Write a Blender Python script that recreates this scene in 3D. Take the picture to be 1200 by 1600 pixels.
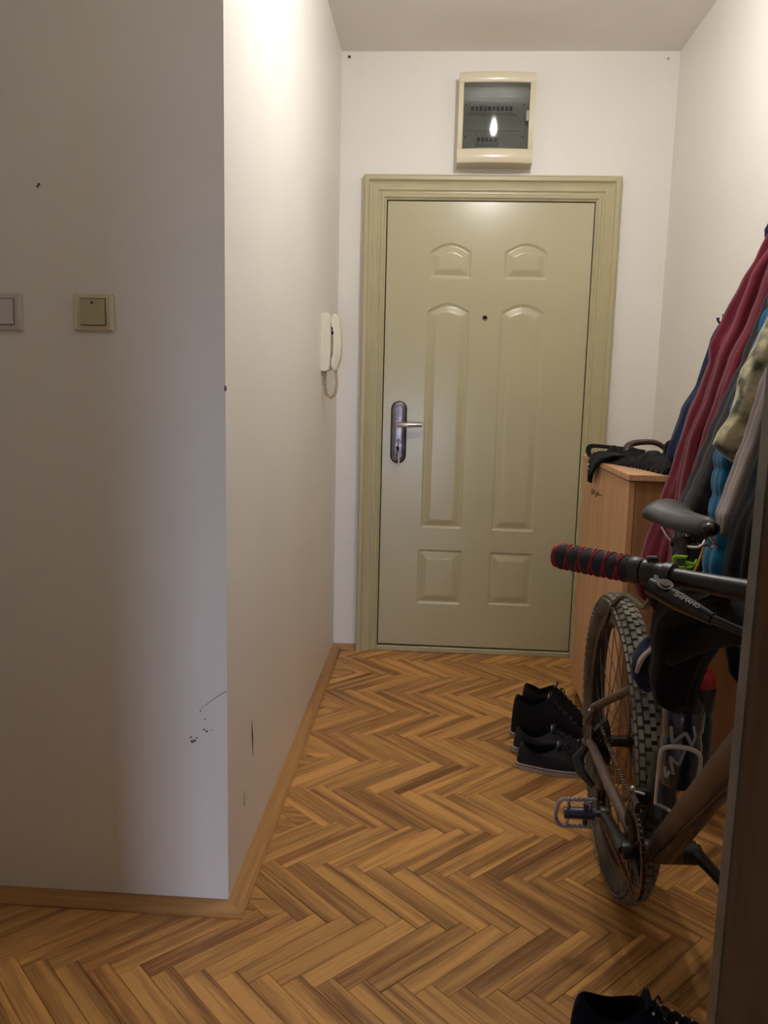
import bpy, math, random
from math import sin, cos, pi, sqrt, radians
from mathutils import Vector, Matrix
random.seed(7)
S = bpy.context.scene
COL = S.collection
for o in list(bpy.data.objects): bpy.data.objects.remove(o)

# ------------------------------------------------------------------ camera
cd = bpy.data.cameras.new('camera'); cam = bpy.data.objects.new('camera', cd); COL.objects.link(cam)
cr = Vector((0.99768334, 0.06382769, 0.02353675)); cu = Vector((-0.03279264, 0.14808995, 0.98843007)); cf = Vector((-0.05960365, 0.98691205, -0.14983996))
m = Matrix.Identity(4)
for i in range(3): m[i][0] = cr[i]; m[i][1] = cu[i]; m[i][2] = -cf[i]
m[2][3] = 1.2202
cam.matrix_world = m
cd.sensor_fit = 'VERTICAL'; cd.sensor_height = 36; cd.sensor_width = 27; cd.lens = 1270 / 1600 * 36; cd.clip_start = 0.02
S.camera = cam

# ------------------------------------------------------------------ world, lights, exposure
w = bpy.data.worlds.new('world'); S.world = w; w.use_nodes = True
w.node_tree.nodes['Background'].inputs[0].default_value = (0.62, 0.72, 1, 1)
w.node_tree.nodes['Background'].inputs[1].default_value = 0.6
ld = bpy.data.lights.new('daylight', 'AREA'); ld.shape = 'RECTANGLE'; ld.size = 0.8; ld.size_y = 0.9; ld.spread = radians(64); ld.energy = 7.5; ld.color = (0.62, 0.72, 1.0)
lo = bpy.data.objects.new('daylight', ld); COL.objects.link(lo); lo.location = (-0.11, -2.8, 0.66); lo.rotation_euler = (radians(76), 0, radians(3))
BULB = Vector((0.275, 2.12, 2.47)); BULB_STRENGTH = 640
S.view_settings.view_transform = 'Standard'; S.view_settings.look = 'None'; S.view_settings.gamma = 1; S.view_settings.use_curve_mapping = False
S.view_settings.exposure = 0.0

# ------------------------------------------------------------------ materials
def srgb(r, g, b):
    f = lambda c: (c / 255 / 12.92) if c / 255 <= 0.04045 else ((c / 255 + 0.055) / 1.055) ** 2.4
    return (f(r), f(g), f(b), 1)
def newmat(name):
    m = bpy.data.materials.new(name); m.use_nodes = True
    return m, m.node_tree, m.node_tree.nodes['Principled BSDF']
def mat(name, col, rough=0.6, metal=0.0, var=0.0, vscale=8.0, bump=0.0, bscale=200.0, coat=0.0, spec=0.5, col2=None, stretch=(1, 1, 1), sheen=0.0, rvar=0.0):
    m, nt, p = newmat(name)
    p.inputs['Base Color'].default_value = col; p.inputs['Roughness'].default_value = rough; p.inputs['Metallic'].default_value = metal
    p.inputs['Coat Weight'].default_value = coat; p.inputs['Specular IOR Level'].default_value = spec; p.inputs['Sheen Weight'].default_value = sheen
    tc = nt.nodes.new('ShaderNodeTexCoord'); mp = nt.nodes.new('ShaderNodeMapping'); mp.inputs['Scale'].default_value = stretch
    nt.links.new(tc.outputs['Object'], mp.inputs[0])
    if var > 0 or col2:
        n = nt.nodes.new('ShaderNodeTexNoise'); n.inputs['Scale'].default_value = vscale; n.inputs['Detail'].default_value = 5
        nt.links.new(mp.outputs[0], n.inputs['Vector'])
        mx = nt.nodes.new('ShaderNodeMix'); mx.data_type = 'RGBA'
        c2 = col2 if col2 else (col[0] * (1 - var), col[1] * (1 - var), col[2] * (1 - var), 1)
        mx.inputs[6].default_value = col; mx.inputs[7].default_value = c2
        rp = nt.nodes.new('ShaderNodeValToRGB'); rp.color_ramp.elements[0].position = 0.38; rp.color_ramp.elements[1].position = 0.66
        nt.links.new(n.outputs['Fac'], rp.inputs[0]); nt.links.new(rp.outputs[0], mx.inputs[0]); nt.links.new(mx.outputs[2], p.inputs['Base Color'])
        if rvar:
            mr = nt.nodes.new('ShaderNodeMapRange'); mr.inputs[3].default_value = rough - rvar; mr.inputs[4].default_value = rough + rvar
            nt.links.new(n.outputs['Fac'], mr.inputs[0]); nt.links.new(mr.outputs[0], p.inputs['Roughness'])
    if bump > 0:
        n2 = nt.nodes.new('ShaderNodeTexNoise'); n2.inputs['Scale'].default_value = bscale; n2.inputs['Detail'].default_value = 3
        nt.links.new(mp.outputs[0], n2.inputs['Vector'])
        b = nt.nodes.new('ShaderNodeBump'); b.inputs['Strength'].default_value = bump; b.inputs['Distance'].default_value = 0.002
        nt.links.new(n2.outputs['Fac'], b.inputs['Height']); nt.links.new(b.outputs[0], p.inputs['Normal'])
    return m
def wood(name, c1, c2, rough=0.45, axis=0, scale=10, island=False, tone=0.0, coat=0.0):
    """streaky wood grain along an object axis; tone = per-piece lightness spread"""
    m, nt, p = newmat(name); N = nt.nodes; L = nt.links
    p.inputs['Roughness'].default_value = rough; p.inputs['Coat Weight'].default_value = coat
    tc = N.new('ShaderNodeTexCoord'); mp = N.new('ShaderNodeMapping'); s = [scale] * 3; s[axis] = scale * 0.045; mp.inputs['Scale'].default_value = s
    if island:
        rnd = N.new('ShaderNodeNewGeometry').outputs['Random Per Island']
    else:
        rnd = N.new('ShaderNodeObjectInfo').outputs['Random']
    mul = N.new('ShaderNodeMath'); mul.operation = 'MULTIPLY'; mul.inputs[1].default_value = 57.0
    L.new(rnd, mul.inputs[0])
    cmb = N.new('ShaderNodeCombineXYZ'); L.new(mul.outputs[0], cmb.inputs[0]); L.new(mul.outputs[0], cmb.inputs[1]); L.new(mul.outputs[0], cmb.inputs[2])
    L.new(tc.outputs['Object'], mp.inputs[0])
    add = N.new('ShaderNodeVectorMath'); add.operation = 'ADD'; L.new(mp.outputs[0], add.inputs[0])
    if tone > 0: L.new(cmb.outputs[0], add.inputs[1])
    n1 = N.new('ShaderNodeTexNoise'); n1.inputs['Scale'].default_value = 1.6; n1.inputs['Detail'].default_value = 2; n1.inputs['Distortion'].default_value = 0.6
    n2 = N.new('ShaderNodeTexNoise'); n2.inputs['Scale'].default_value = 14; n2.inputs['Detail'].default_value = 4
    L.new(add.outputs[0], n1.inputs['Vector']); L.new(add.outputs[0], n2.inputs['Vector'])
    mx = N.new('ShaderNodeMath'); mx.operation = 'MULTIPLY_ADD'; mx.inputs[1].default_value = 0.45
    L.new(n2.outputs['Fac'], mx.inputs[0]); L.new(n1.outputs['Fac'], mx.inputs[2])
    rp = N.new('ShaderNodeValToRGB'); rp.color_ramp.elements[0].position = 0.56; rp.color_ramp.elements[0].color = c1; rp.color_ramp.elements[1].position = 0.86; rp.color_ramp.elements[1].color = c2
    L.new(mx.outputs[0], rp.inputs[0]); out = rp.outputs[0]
    if tone > 0:
        mr = N.new('ShaderNodeMapRange'); mr.inputs[3].default_value = 1 - tone; mr.inputs[4].default_value = 1 + tone; L.new(rnd, mr.inputs[0])
        hs = N.new('ShaderNodeHueSaturation'); L.new(mr.outputs[0], hs.inputs['Value']); L.new(out, hs.inputs['Color']); out = hs.outputs[0]
    L.new(out, p.inputs['Base Color'])
    b = N.new('ShaderNodeBump'); b.inputs['Strength'].default_value = 0.12; b.inputs['Distance'].default_value = 0.001
    L.new(n2.outputs['Fac'], b.inputs['Height']); L.new(b.outputs[0], p.inputs['Normal'])
    r2 = N.new('ShaderNodeMapRange'); r2.inputs[3].default_value = rough - 0.08; r2.inputs[4].default_value = rough + 0.12
    L.new(n2.outputs['Fac'], r2.inputs[0]); L.new(r2.outputs[0], p.inputs['Roughness'])
    return m
def emis(name, col, st):
    m, nt, p = newmat(name); p.inputs['Base Color'].default_value = (0, 0, 0, 1); p.inputs['Emission Color'].default_value = col; p.inputs['Emission Strength'].default_value = st
    return m

M = {}
M['wall'] = mat('wall_paint', srgb(238, 233, 225), 0.45, var=0.04, vscale=1.7, bump=0.10, bscale=90, spec=0.5)
M['ceiling'] = mat('ceiling_paint', srgb(238, 232, 223), 0.8, var=0.04, vscale=2, bump=0.1, bscale=90)
M['door'] = mat('door_paint', srgb(186, 178, 144), 0.24, var=0.015, vscale=2.5, bump=0.03, bscale=60, spec=0.5, rvar=0.02)
M['frame'] = mat('door_frame_paint', srgb(184, 175, 136), 0.33, var=0.07, vscale=6, bump=0.08, bscale=60)
M['gap'] = mat('gap_shade', srgb(30, 26, 20), 0.9)  # near-black colour standing in for shade round the door leaf
M['chrome'] = mat('worn_chrome', srgb(206, 200, 200), 0.2, .75, var=0.25, vscale=30)
M['gunmetal'] = mat('escutcheon_metal', srgb(150, 138, 140), 0.25, .6, var=0.45, vscale=22)
M['black_edge'] = mat('blackened_edge', srgb(28, 24, 24), 0.4)
M['knob_metal'] = mat('knob_metal', srgb(150, 128, 100), 0.35, 0.5)
M['brass'] = mat('brass', srgb(190, 160, 90), 0.3, 1.0)
M['cream_plastic'] = mat('cream_plastic', srgb(222, 212, 184), 0.22, var=0.04, vscale=4)
M['ivory_plastic'] = mat('ivory_plastic', srgb(226, 220, 200), 0.3)
M['beige_plastic'] = mat('beige_plastic', srgb(184, 172, 136), 0.35)
M['white_plastic'] = mat('white_plastic', srgb(214, 205, 200), 0.35)
M['latch_grey'] = mat('latch_grey', srgb(150, 150, 140), 0.4)
M['breaker_plastic'] = mat('breaker_plastic', srgb(206, 210, 204), 0.45)
M['tan_cord'] = mat('coiled_cord_plastic', srgb(188, 166, 128), 0.45)
M['plank'] = wood('oak_strip', srgb(134, 88, 44), srgb(210, 156, 88), 0.42, 0, 16, tone=0.17)
M['plank_far'] = wood('oak_strip_joined', srgb(134, 88, 44), srgb(210, 156, 88), 0.42, 0, 16, island=True, tone=0.17)
M['subfloor'] = mat('joint_dark', srgb(58, 36, 18), 0.9)
M['baseboard'] = wood('baseboard_oak', srgb(152, 106, 58), srgb(190, 142, 84), 0.42, 0, 9)
M['baseboard_y'] = wood('baseboard_oak_y', srgb(152, 106, 58), srgb(190, 142, 84), 0.42, 1, 9)
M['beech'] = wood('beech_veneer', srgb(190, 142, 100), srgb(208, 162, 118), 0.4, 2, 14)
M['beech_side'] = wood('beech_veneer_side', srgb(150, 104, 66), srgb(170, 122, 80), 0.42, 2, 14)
M['panel_wood'] = wood('tall_panel_veneer', srgb(128, 98, 68), srgb(146, 114, 82), 0.45, 2, 30)
M['edge_grey'] = mat('edge_strip_grey', srgb(120, 112, 100), 0.4, var=0.4, vscale=20)
M['rubber'] = mat('tyre_rubber', srgb(54, 50, 45), 0.8, col2=srgb(88, 80, 68), vscale=14, bump=0.3, bscale=150)
M['tread'] = mat('dusty_tread', srgb(96, 92, 82), 0.85, col2=srgb(140, 134, 118), vscale=9)
M['rim'] = mat('black_rim', srgb(40, 36, 34), 0.45, 0.4, col2=srgb(70, 62, 52), vscale=12)
M['steel'] = mat('spoke_steel', srgb(90, 88, 88), 0.35, 0.9)
M['dark_metal'] = mat('dark_metal', srgb(44, 42, 42), 0.4, 0.7, col2=srgb(86, 74, 58), vscale=40)
M['chain'] = mat('rusty_chain', srgb(96, 88, 78), 0.45, 0.8, col2=srgb(120, 84, 52), vscale=60)
M['bike_frame'] = mat('bike_frame_paint', srgb(112, 98, 90), 0.42, 0.35, col2=srgb(84, 70, 60), vscale=7, bump=0.1, bscale=80)
M['bike_black'] = mat('bike_black', srgb(30, 29, 29), 0.4, col2=srgb(46, 42, 38), vscale=15)
M['gloss_black'] = mat('gloss_black', srgb(22, 22, 24), 0.2)
M['grip'] = mat('grip_foam', srgb(44, 44, 50), 0.85, bump=0.2, bscale=400)
M['red_rubber'] = mat('red_rubber', srgb(150, 26, 34), 0.6)
M['saddle'] = mat('saddle_cover', srgb(74, 72, 68), 0.45, col2=srgb(56, 54, 52), vscale=12, bump=0.08, bscale=500)
M['lime'] = mat('lime_plastic', srgb(140, 196, 40), 0.4)
M['pedal_metal'] = mat('pedal_metal', srgb(186, 188, 200), 0.35, .55, var=0.3, vscale=60)
M['pedal_body'] = mat('pedal_body', srgb(70, 70, 84), 0.4, 0.6)
M['white_metal'] = mat('white_painted_metal', srgb(206, 200, 192), 0.35)
M['bottle_navy'] = mat('bottle_navy', srgb(16, 24, 50), 0.12, coat=0.6)
M['bottle_black'] = mat('bottle_black', srgb(18, 18, 20), 0.3)
M['silver_print'] = mat('silver_print', srgb(150, 154, 166), 0.35)
M['white_print'] = mat('white_print', srgb(210, 210, 210), 0.5)
M['red_plastic'] = mat('red_plastic', srgb(160, 18, 30), 0.35)
def cloth(n, c, v=0.25, c2=None, vs=6, sheen=0.2, bs=500):
    M[n] = mat(n, c, 0.92, var=v, vscale=vs, bump=0.35, bscale=bs, spec=0.15, col2=c2, sheen=sheen)
cloth('maroon_fleece', srgb(106, 27, 43)); cloth('navy_fabric', srgb(34, 44, 72)); cloth('black_fabric', srgb(20, 20, 23), sheen=0.05)
cloth('charcoal_quilt', srgb(50, 48, 49)); cloth('teal_quilt', srgb(8, 96, 138)); cloth('grey_fleece', srgb(160, 148, 144), 0.35, bs=150)
cloth('camo_fabric', srgb(200, 192, 156), c2=srgb(70, 72, 56), vs=26); cloth('shoe_black', srgb(22, 21, 24), sheen=0.05); cloth('shoe_canvas', srgb(44, 43, 48), sheen=0.05)
cloth('shoe_navy', srgb(18, 22, 38), sheen=0.05); cloth('shoe_inside', srgb(8, 8, 10), sheen=0)
M['sole'] = mat('rubber_sole', srgb(178, 166, 156), 0.6, var=0.25, vscale=25)
M['sole_dark'] = mat('dark_sole', srgb(30, 28, 28), 0.7)
M['lace'] = mat('black_lace', srgb(26, 26, 30), 0.9)
M['cane_wood'] = mat('cane_brown', srgb(62, 38, 28), 0.25, coat=0.4)
M['paper'] = mat('crumpled_paper', srgb(206, 190, 166), 0.8)
M['yellow'] = mat('yellow_piping', srgb(190, 146, 44), 0.6)
M['mark'] = mat('scuff_dark', srgb(74, 64, 58), 0.9); M['mark_mid'] = mat('scuff_mid', srgb(120, 110, 106), 0.9); M['mark_soft'] = mat('scuff_soft', srgb(176, 168, 160), 0.9)
M['bulb'] = emis('lit_bulb', (1.0, 0.985, 0.985, 1), BULB_STRENGTH)
def tinted():
    m, nt, p = newmat('tinted_cover'); N = nt.nodes; L = nt.links
    out = N['Material Output']; tr = N.new('ShaderNodeBsdfTransparent'); tr.inputs[0].default_value = (0.40, 0.41, 0.385, 1)
    gl = N.new('ShaderNodeBsdfGlossy'); gl.inputs['Roughness'].default_value = 0.03
    fr = N.new('ShaderNodeFresnel'); fr.inputs[0].default_value = 1.5
    mx = N.new('ShaderNodeMixShader'); L.new(fr.outputs[0], mx.inputs[0]); L.new(tr.outputs[0], mx.inputs[1]); L.new(gl.outputs[0], mx.inputs[2]); L.new(mx.outputs[0], out.inputs[0])
    return m
M['tinted'] = tinted()

# ------------------------------------------------------------------ mesh helpers
class MB:
    def __init__(s): s.v = []; s.f = []
    def add(s, vs, fs):
        n = len(s.v); s.v += [tuple(v) for v in vs]; s.f += [tuple(i + n for i in f) for f in fs]; return s
    def box(s, x0, x1, y0, y1, z0, z1, bev=0.0, Mx=None):
        """box with small 45-degree chamfers on every edge when bev > 0"""
        c = Vector(((x0 + x1) / 2, (y0 + y1) / 2, (z0 + z1) / 2)); h = Vector((abs(x1 - x0) / 2, abs(y1 - y0) / 2, abs(z1 - z0) / 2))
        if bev <= 0:
            vs = [Vector((c.x + sx * h.x, c.y + sy * h.y, c.z + sz * h.z)) for sx in (-1, 1) for sy in (-1, 1) for sz in (-1, 1)]
            fs = [(0, 1, 3, 2), (4, 6, 7, 5), (0, 4, 5, 1), (2, 3, 7, 6), (0, 2, 6, 4), (1, 5, 7, 3)]
        else:
            b = min(bev, h.x * 0.9, h.y * 0.9, h.z * 0.9); vs = []; idx = {}
            for sx in (-1, 1):
                for sy in (-1, 1):
                    for sz in (-1, 1):
                        for a in range(3):
                            d = [h.x - b, h.y - b, h.z - b]; d[a] = (h.x, h.y, h.z)[a]
                            idx[(sx, sy, sz, a)] = len(vs); vs.append(Vector((c.x + sx * d[0], c.y + sy * d[1], c.z + sz * d[2])))
            fs = []
            for a in range(3):
                for sg in (-1, 1):
                    q = []
                    for (p, r) in ((-1, -1), (1, -1), (1, 1), (-1, 1)):
                        k = [0, 0, 0]; k[a] = sg; k[(a + 1) % 3] = p; k[(a + 2) % 3] = r; q.append(idx[(k[0], k[1], k[2], a)])
                    fs.append(tuple(q if sg > 0 else q[::-1]))
            for a in range(3):
                b1, b2 = (a + 1) % 3, (a + 2) % 3
                for p in (-1, 1):
                    for r in (-1, 1):
                        k0 = [0, 0, 0]; k0[b1] = p; k0[b2] = r; k0[a] = -1; k1 = list(k0); k1[a] = 1
                        fs.append((idx[(*k0, b1)], idx[(*k1, b1)], idx[(*k1, b2)], idx[(*k0, b2)]))
            for sx in (-1, 1):
                for sy in (-1, 1):
                    for sz in (-1, 1): fs.append(tuple(idx[(sx, sy, sz, a)] for a in range(3)))
        if Mx: vs = [Mx @ v for v in vs]
        return s.add(vs, fs)
    def loft(s, rings, cap=True, closed=True):
        n = len(rings[0]); vs = [p for r in rings for p in r]; fs = []
        for i in range(len(rings) - 1):
            for j in range(n if closed else n - 1):
                k = (j + 1) % n; fs.append((i * n + j, i * n + k, (i + 1) * n + k, (i + 1) * n + j))
        if cap and closed: fs.append(tuple(range(n))[::-1]); fs.append(tuple((len(rings) - 1) * n + j for j in range(n)))
        return s.add(vs, fs)
    def tube(s, pts, r, seg=10, smooth=0, cap=True, flat=1.0):
        pts = [Vector(p) for p in pts]
        rs = list(r) if isinstance(r, (list, tuple)) else [r] * len(pts)
        if smooth:
            P = []; Rr = []
            for i in range(len(pts) - 1):
                p0 = pts[max(i - 1, 0)]; p1 = pts[i]; p2 = pts[i + 1]; p3 = pts[min(i + 2, len(pts) - 1)]
                for k in range(smooth):
                    t = k / smooth
                    P.append(0.5 * ((2 * p1) + (p2 - p0) * t + (2 * p0 - 5 * p1 + 4 * p2 - p3) * t * t + (3 * p1 - p0 - 3 * p2 + p3) * t ** 3)); Rr.append(rs[i] * (1 - t) + rs[i + 1] * t)
            P.append(pts[-1]); Rr.append(rs[-1]); pts = P; rs = Rr
        T = [(pts[min(i + 1, len(pts) - 1)] - pts[max(i - 1, 0)]).normalized() for i in range(len(pts))]
        a = Vector((0, 0, 1)) if abs(T[0].z) < 0.9 else Vector((1, 0, 0))
        n = (a - T[0] * a.dot(T[0])).normalized(); rings = []
        for i, p in enumerate(pts):
            n = (n - T[i] * n.dot(T[i])).normalized(); b = T[i].cross(n)
            rings.append([p + (n * cos(2 * pi * k / seg) * flat + b * sin(2 * pi * k / seg)) * rs[i] for k in range(seg)])
        return s.loft(rings, cap)
    def revolve(s, prof, c, ax, seg=48, ref=None, ang=(0, 2 * pi)):
        """prof: (radius, along-axis) pairs, swept about the axis through c"""
        c = Vector(c); ax = Vector(ax).normalized(); a = Vector(ref) if ref else (Vector((0, 0, 1)) if abs(ax.z) < 0.9 else Vector((1, 0, 0)))
        e1 = (a - ax * a.dot(ax)).normalized(); e2 = ax.cross(e1)
        full = abs(ang[1] - ang[0] - 2 * pi) < 1e-6; n = seg if full else seg + 1; rings = []
        for k in range(n):
            t = ang[0] + (ang[1] - ang[0]) * k / seg; d = e1 * cos(t) + e2 * sin(t)
            rings.append([c + d * r + ax * h for r, h in prof])
        if full: rings.append(rings[0])
        return s.loft(rings, cap=False, closed=False)
    def ball(s, c, r, n=12, sc=(1, 1, 1)):
        c = Vector(c); rings = []
        for i in range(n + 1):
            t = pi * i / n; rings.append([c + Vector((r * sc[0] * sin(t) * cos(2 * pi * k / (2 * n)), r * sc[1] * sin(t) * sin(2 * pi * k / (2 * n)), r * sc[2] * cos(t))) for k in range(2 * n)])
        return s.loft(rings, cap=False)
def wloc(o):
    v = Vector((0, 0, 0))
    while o: v = v + o.location; o = o.parent
    return v
def obj(name, mb, m, parent=None, smooth=True, local=False, sharp=40):
    me = bpy.data.meshes.new(name); off = wloc(parent) if (parent and not local) else Vector((0, 0, 0))
    me.from_pydata([(v[0] - off.x, v[1] - off.y, v[2] - off.z) for v in mb.v], [], mb.f)
    import bmesh as _b
    bm = _b.new(); bm.from_mesh(me); _b.ops.remove_doubles(bm, verts=bm.verts, dist=1e-6); _b.ops.recalc_face_normals(bm, faces=bm.faces)
    if smooth:
        for f in bm.faces: f.smooth = True
        for e in bm.edges:
            if len(e.link_faces) == 2 and e.calc_face_angle(0) > radians(sharp): e.smooth = False
    bm.to_mesh(me); bm.free()
    me.materials.append(M[m]); o = bpy.data.objects.new(name, me); COL.objects.link(o)
    if parent: o.parent = parent
    return o
def empty(name, loc, rz=0):
    o = bpy.data.objects.new(name, None); COL.objects.link(o); o.location = loc; o.rotation_euler = (0, 0, rz); o.empty_display_size = 0.05; return o
def tag(o, label=None, cat=None, group=None, kind=None):
    if label: o['label'] = label
    if cat: o['category'] = cat
    if group: o['group'] = group
    if kind: o['kind'] = kind
    return o
def thing(name, loc, label, cat, rz=0, group=None): return tag(empty(name, loc, rz), label, cat, group)
def struct(name, mb, m, parent=None, smooth=False, label=None):
    o = obj(name, mb, m, parent, smooth)
    if not parent: o['kind'] = 'structure'
    if label: o['label'] = label
    return o

# ------------------------------------------------------------------ the room shell
XL, XR, YD, YC, ZC = -0.451, 0.969, 3.71, 1.735, 2.642
wl = struct('wall_left', MB().box(XL - 0.12, XL, YC, YD + 0.12, 0, ZC), 'wall', label='white hallway wall on the left, running to the entrance door')
wn = struct('wall_front', MB().box(-2.4, XL - 0.12, YC, YC + 0.12, 0, ZC), 'wall', label='dim wall on the left facing the viewer, with two light switches')
struct('wall_right', MB().box(XR, XR + 0.12, -3.0, YD + 0.12, 0, ZC), 'wall', label='white hallway wall on the right behind the hanging coats')
DL, DR, DT, DB = -0.238, 0.652, 2.030, 0.032
far = MB().box(XL, DL - 0.03, YD, YD + 0.12, 0, ZC).box(DR + 0.03, XR, YD, YD + 0.12, 0, ZC).box(DL - 0.03, DR + 0.03, YD, YD + 0.12, DT + 0.03, ZC)
wf = struct('wall_far', far, 'wall', label='white end wall around the entrance door')
struct('wall_far_left', MB().box(-2.52, -2.4, 0.75, YC + 0.12, 0, ZC), 'wall')
struct('wall_side', MB().box(-2.4, -0.51, 0.72, 0.80, 0, ZC).box(-0.67, -0.55, -3.0, 0.72, 0, ZC).box(-0.51, XR, 0.72, 0.80, 2.05, ZC), 'wall')
struct('wall_back', MB().box(0.04, XR, -0.27, -0.15, 0, ZC).box(-0.55, 0.04, -0.27, -0.15, 2.05, ZC), 'wall')  # unseen wall, opening kept narrow to shield the tall panel from daylight
struct('wall_back_room', MB().box(-.55, XR, -3.0, -2.88, 0, 0.15).box(-.55, XR, -3.0, -2.88, 1.5, ZC).box(0.32, XR, -3.0, -2.88, 0.15, 1.5), 'wall')
struct('ceiling', MB().box(-2.52, XR + 0.12, -3.0, YD + 0.12, ZC, ZC + 0.1), 'ceiling', label='plain pale ceiling')

# floor: dark bed with oak strips laid in herringbone
floor = struct('floor', MB().box(-2.52, XR + 0.12, -3.0, YD + 0.12, -0.03, -0.005), 'subfloor', label='herringbone oak strip floor, worn golden brown')
PL, PW, PX0, PY0 = 0.2913, 0.04855, -0.039, 1.528
def strip_mesh(mb, L, W, Mx=None):
    g, c = 0.00035, 0.0009; vs = []
    for (z, i) in ((-0.0055, g), (-0.0009, g), (0.0, g + c)):
        for (x, y) in ((i, i), (L - i, i), (L - i, W - i), (i, W - i)):
            v = Vector((x - L / 2, y - W / 2, z)); vs.append(Mx @ v if Mx else v)
    fs = [(8, 9, 10, 11)]
    for r in (0, 4):
        for k in range(4): fs.append((r + k, r + (k + 1) % 4, r + 4 + (k + 1) % 4, r + 4 + k))
    mb.add(vs, fs)
q2 = sqrt(2); planks = []
for k in range(-75, 75):
    for j in range(-26, 26):
        X = k * PW; Y = k * PW - j * PL; X2 = X + j * PL   # row j shifted by (L,-L)
        planks.append((X2 + PL / 2, Y + PW / 2, 0))
        planks.append((X2 + PL + PW / 2, Y + PW - PL / 2, 1))
def inroom(x, y):
    if y > YD + 0.1 or y < -2.9 or x > XR + 0.1: return False
    if y > YC: return x > XL - 0.13
    if y > 0.8: return x > -2.4
    return x > -0.7
def project(x, y, z=0):
    d = Vector((x, y, z - 1.2202)); zz = d.dot(cf)
    if zz < 0.1: return None
    return 600 + 1270 * d.dot(cr) / zz, 800 - 1270 * d.dot(cu) / zz, zz
near, rest = [], []
for (a, b, o_) in planks:
    x = PX0 + (a + b) / q2; y = PY0 + (a - b) / q2
    if not inroom(x, y): continue
    p = project(x, y); vis = bool(p) and -60 < p[0] < 1260 and 900 < p[1] < 1680 and not (y > YC and x < XL + 0.03) and not (x > 0.7 and y > 2.5)
    (near if vis else rest).append((x, y, o_, p[2] if vis else 99))
near.sort(key=lambda t: t[3]); rest += near[296:]; near = near[:296]
sm = MB(); strip_mesh(sm, PL, PW); pm = bpy.data.meshes.new('oak_strip'); pm.from_pydata([tuple(v) for v in sm.v], [], sm.f); pm.materials.append(M['plank'])
for (x, y, o_, _) in near:
    o = bpy.data.objects.new('oak_strip', pm); COL.objects.link(o); o.parent = floor
    o.location = (x, y, random.uniform(-0.0003, 0.0)); o.rotation_euler = (random.uniform(-0.004, 0.004), 0, radians(45 if o_ == 0 else -45) + (pi if random.random() < 0.5 else 0))
rm = MB()
for (x, y, o_, _) in rest: strip_mesh(rm, PL, PW, Matrix.Translation((x, y, 0)) @ Matrix.Rotation(radians(45 if o_ == 0 else -45), 4, 'Z'))
ro = obj('oak_strip_field', rm, 'plank_far', floor, smooth=False); ro['kind'] = 'stuff'

# baseboards: low quarter-round oak strip
bp = [(0, 0), (0.042, 0), (0.042, 0.004), (0.036, 0.011), (0.022, 0.017), (0.006, 0.020), (0, 0.020)]
def baseb(name, path, mname, side):
    rings = []
    for i, (x, y, nx, ny) in enumerate(path): rings.append([Vector((x + nx * d, y + ny * d, z)) for d, z in bp])
    return struct(name, MB().loft(rings), mname, smooth=False, label=side)
baseb('baseboard_left', [(XL, YC, 1, -1), (XL, YD - 0.0, 1, 0)], 'baseboard_y', 'low oak moulding along the left hallway wall')
baseb('baseboard_front', [(-2.4, YC, 0, -1), (XL, YC, 1, -1)], 'baseboard', 'low oak moulding under the dim wall with the switches')
baseb('baseboard_far', [(XL + 0.002, YD, 0, -1), (-0.345, YD, 0, -1)], 'baseboard', 'short oak moulding left of the door frame')
baseb('baseboard_right', [(XR, 0.5, -1, 0), (XR, YD, -1, 0)], 'baseboard_y', 'low oak moulding along the right hallway wall')

# wall marks
def blot(name, parent, pts, m='mark'):
    pts = [(x, y, z, r * .8, ax) for x, y, z, r, ax in pts]
    mb = MB()
    for (x, y, z, r, ax) in pts:
        mb.revolve([(0, 0.0006), (r, 0.0004), (r * 1.05, 0)], (x, y, z), ax, 10)
    return obj(name, mb, m, parent)
blot('nail', wf, [(-0.419, YD, 2.62, 0.008, (0, -1, 0))]); blot('filled_hole', wf, [(0.921, YD, 2.612, 0.007, (0, -1, 0))], 'mark_soft')
blot('wall_dent', wn, [(-0.845, YC, 1.627, 0.004, (0, -1, 0.3)), (-0.848, YC, 1.622, 0.003, (0, -1, 0))])
blot('splash_mark', wn, [(-0.575 + 0.042 + dx, YC, 0.41 + dz, r, (0, -1, 0)) for dx, dz, r in ((0, 0, .005), (.006, .002, .004), (-.003, .010, .003), (.010, .009, .0025), (.028, .03, .003), (.034, .026, .0035), (.045, .03, .002), (.02, .075, .0022), (.03, .055, .002))], 'mark_mid')
obj('scratch', MB().tube([(XL + .0005, 1.981, .36), (XL + .001, 1.984, .32), (XL + .0005, 1.994, .258)], [.0006, .0022, .0006], 6), 'mark', wl)
obj('scratch', MB().tube([(XL + .0003, 1.90, .21), (XL + .0005, 1.895, .17)], [.0004, .001], 6), 'mark', wl)
obj('long_scuff', MB().tube([(-0.452, YC - .0003, 0.535), (-0.475, YC - .0005, 0.52), (-0.515, YC - .0003, 0.488)], [.002, .002, .0006], 6, flat=0.6), 'mark_soft', wn)
obj('chipped_corner', MB().ball((XL, YC, 1.213), .005, 6, (0.6, 0.6, 1.3)), 'mark_mid', wl)

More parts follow.
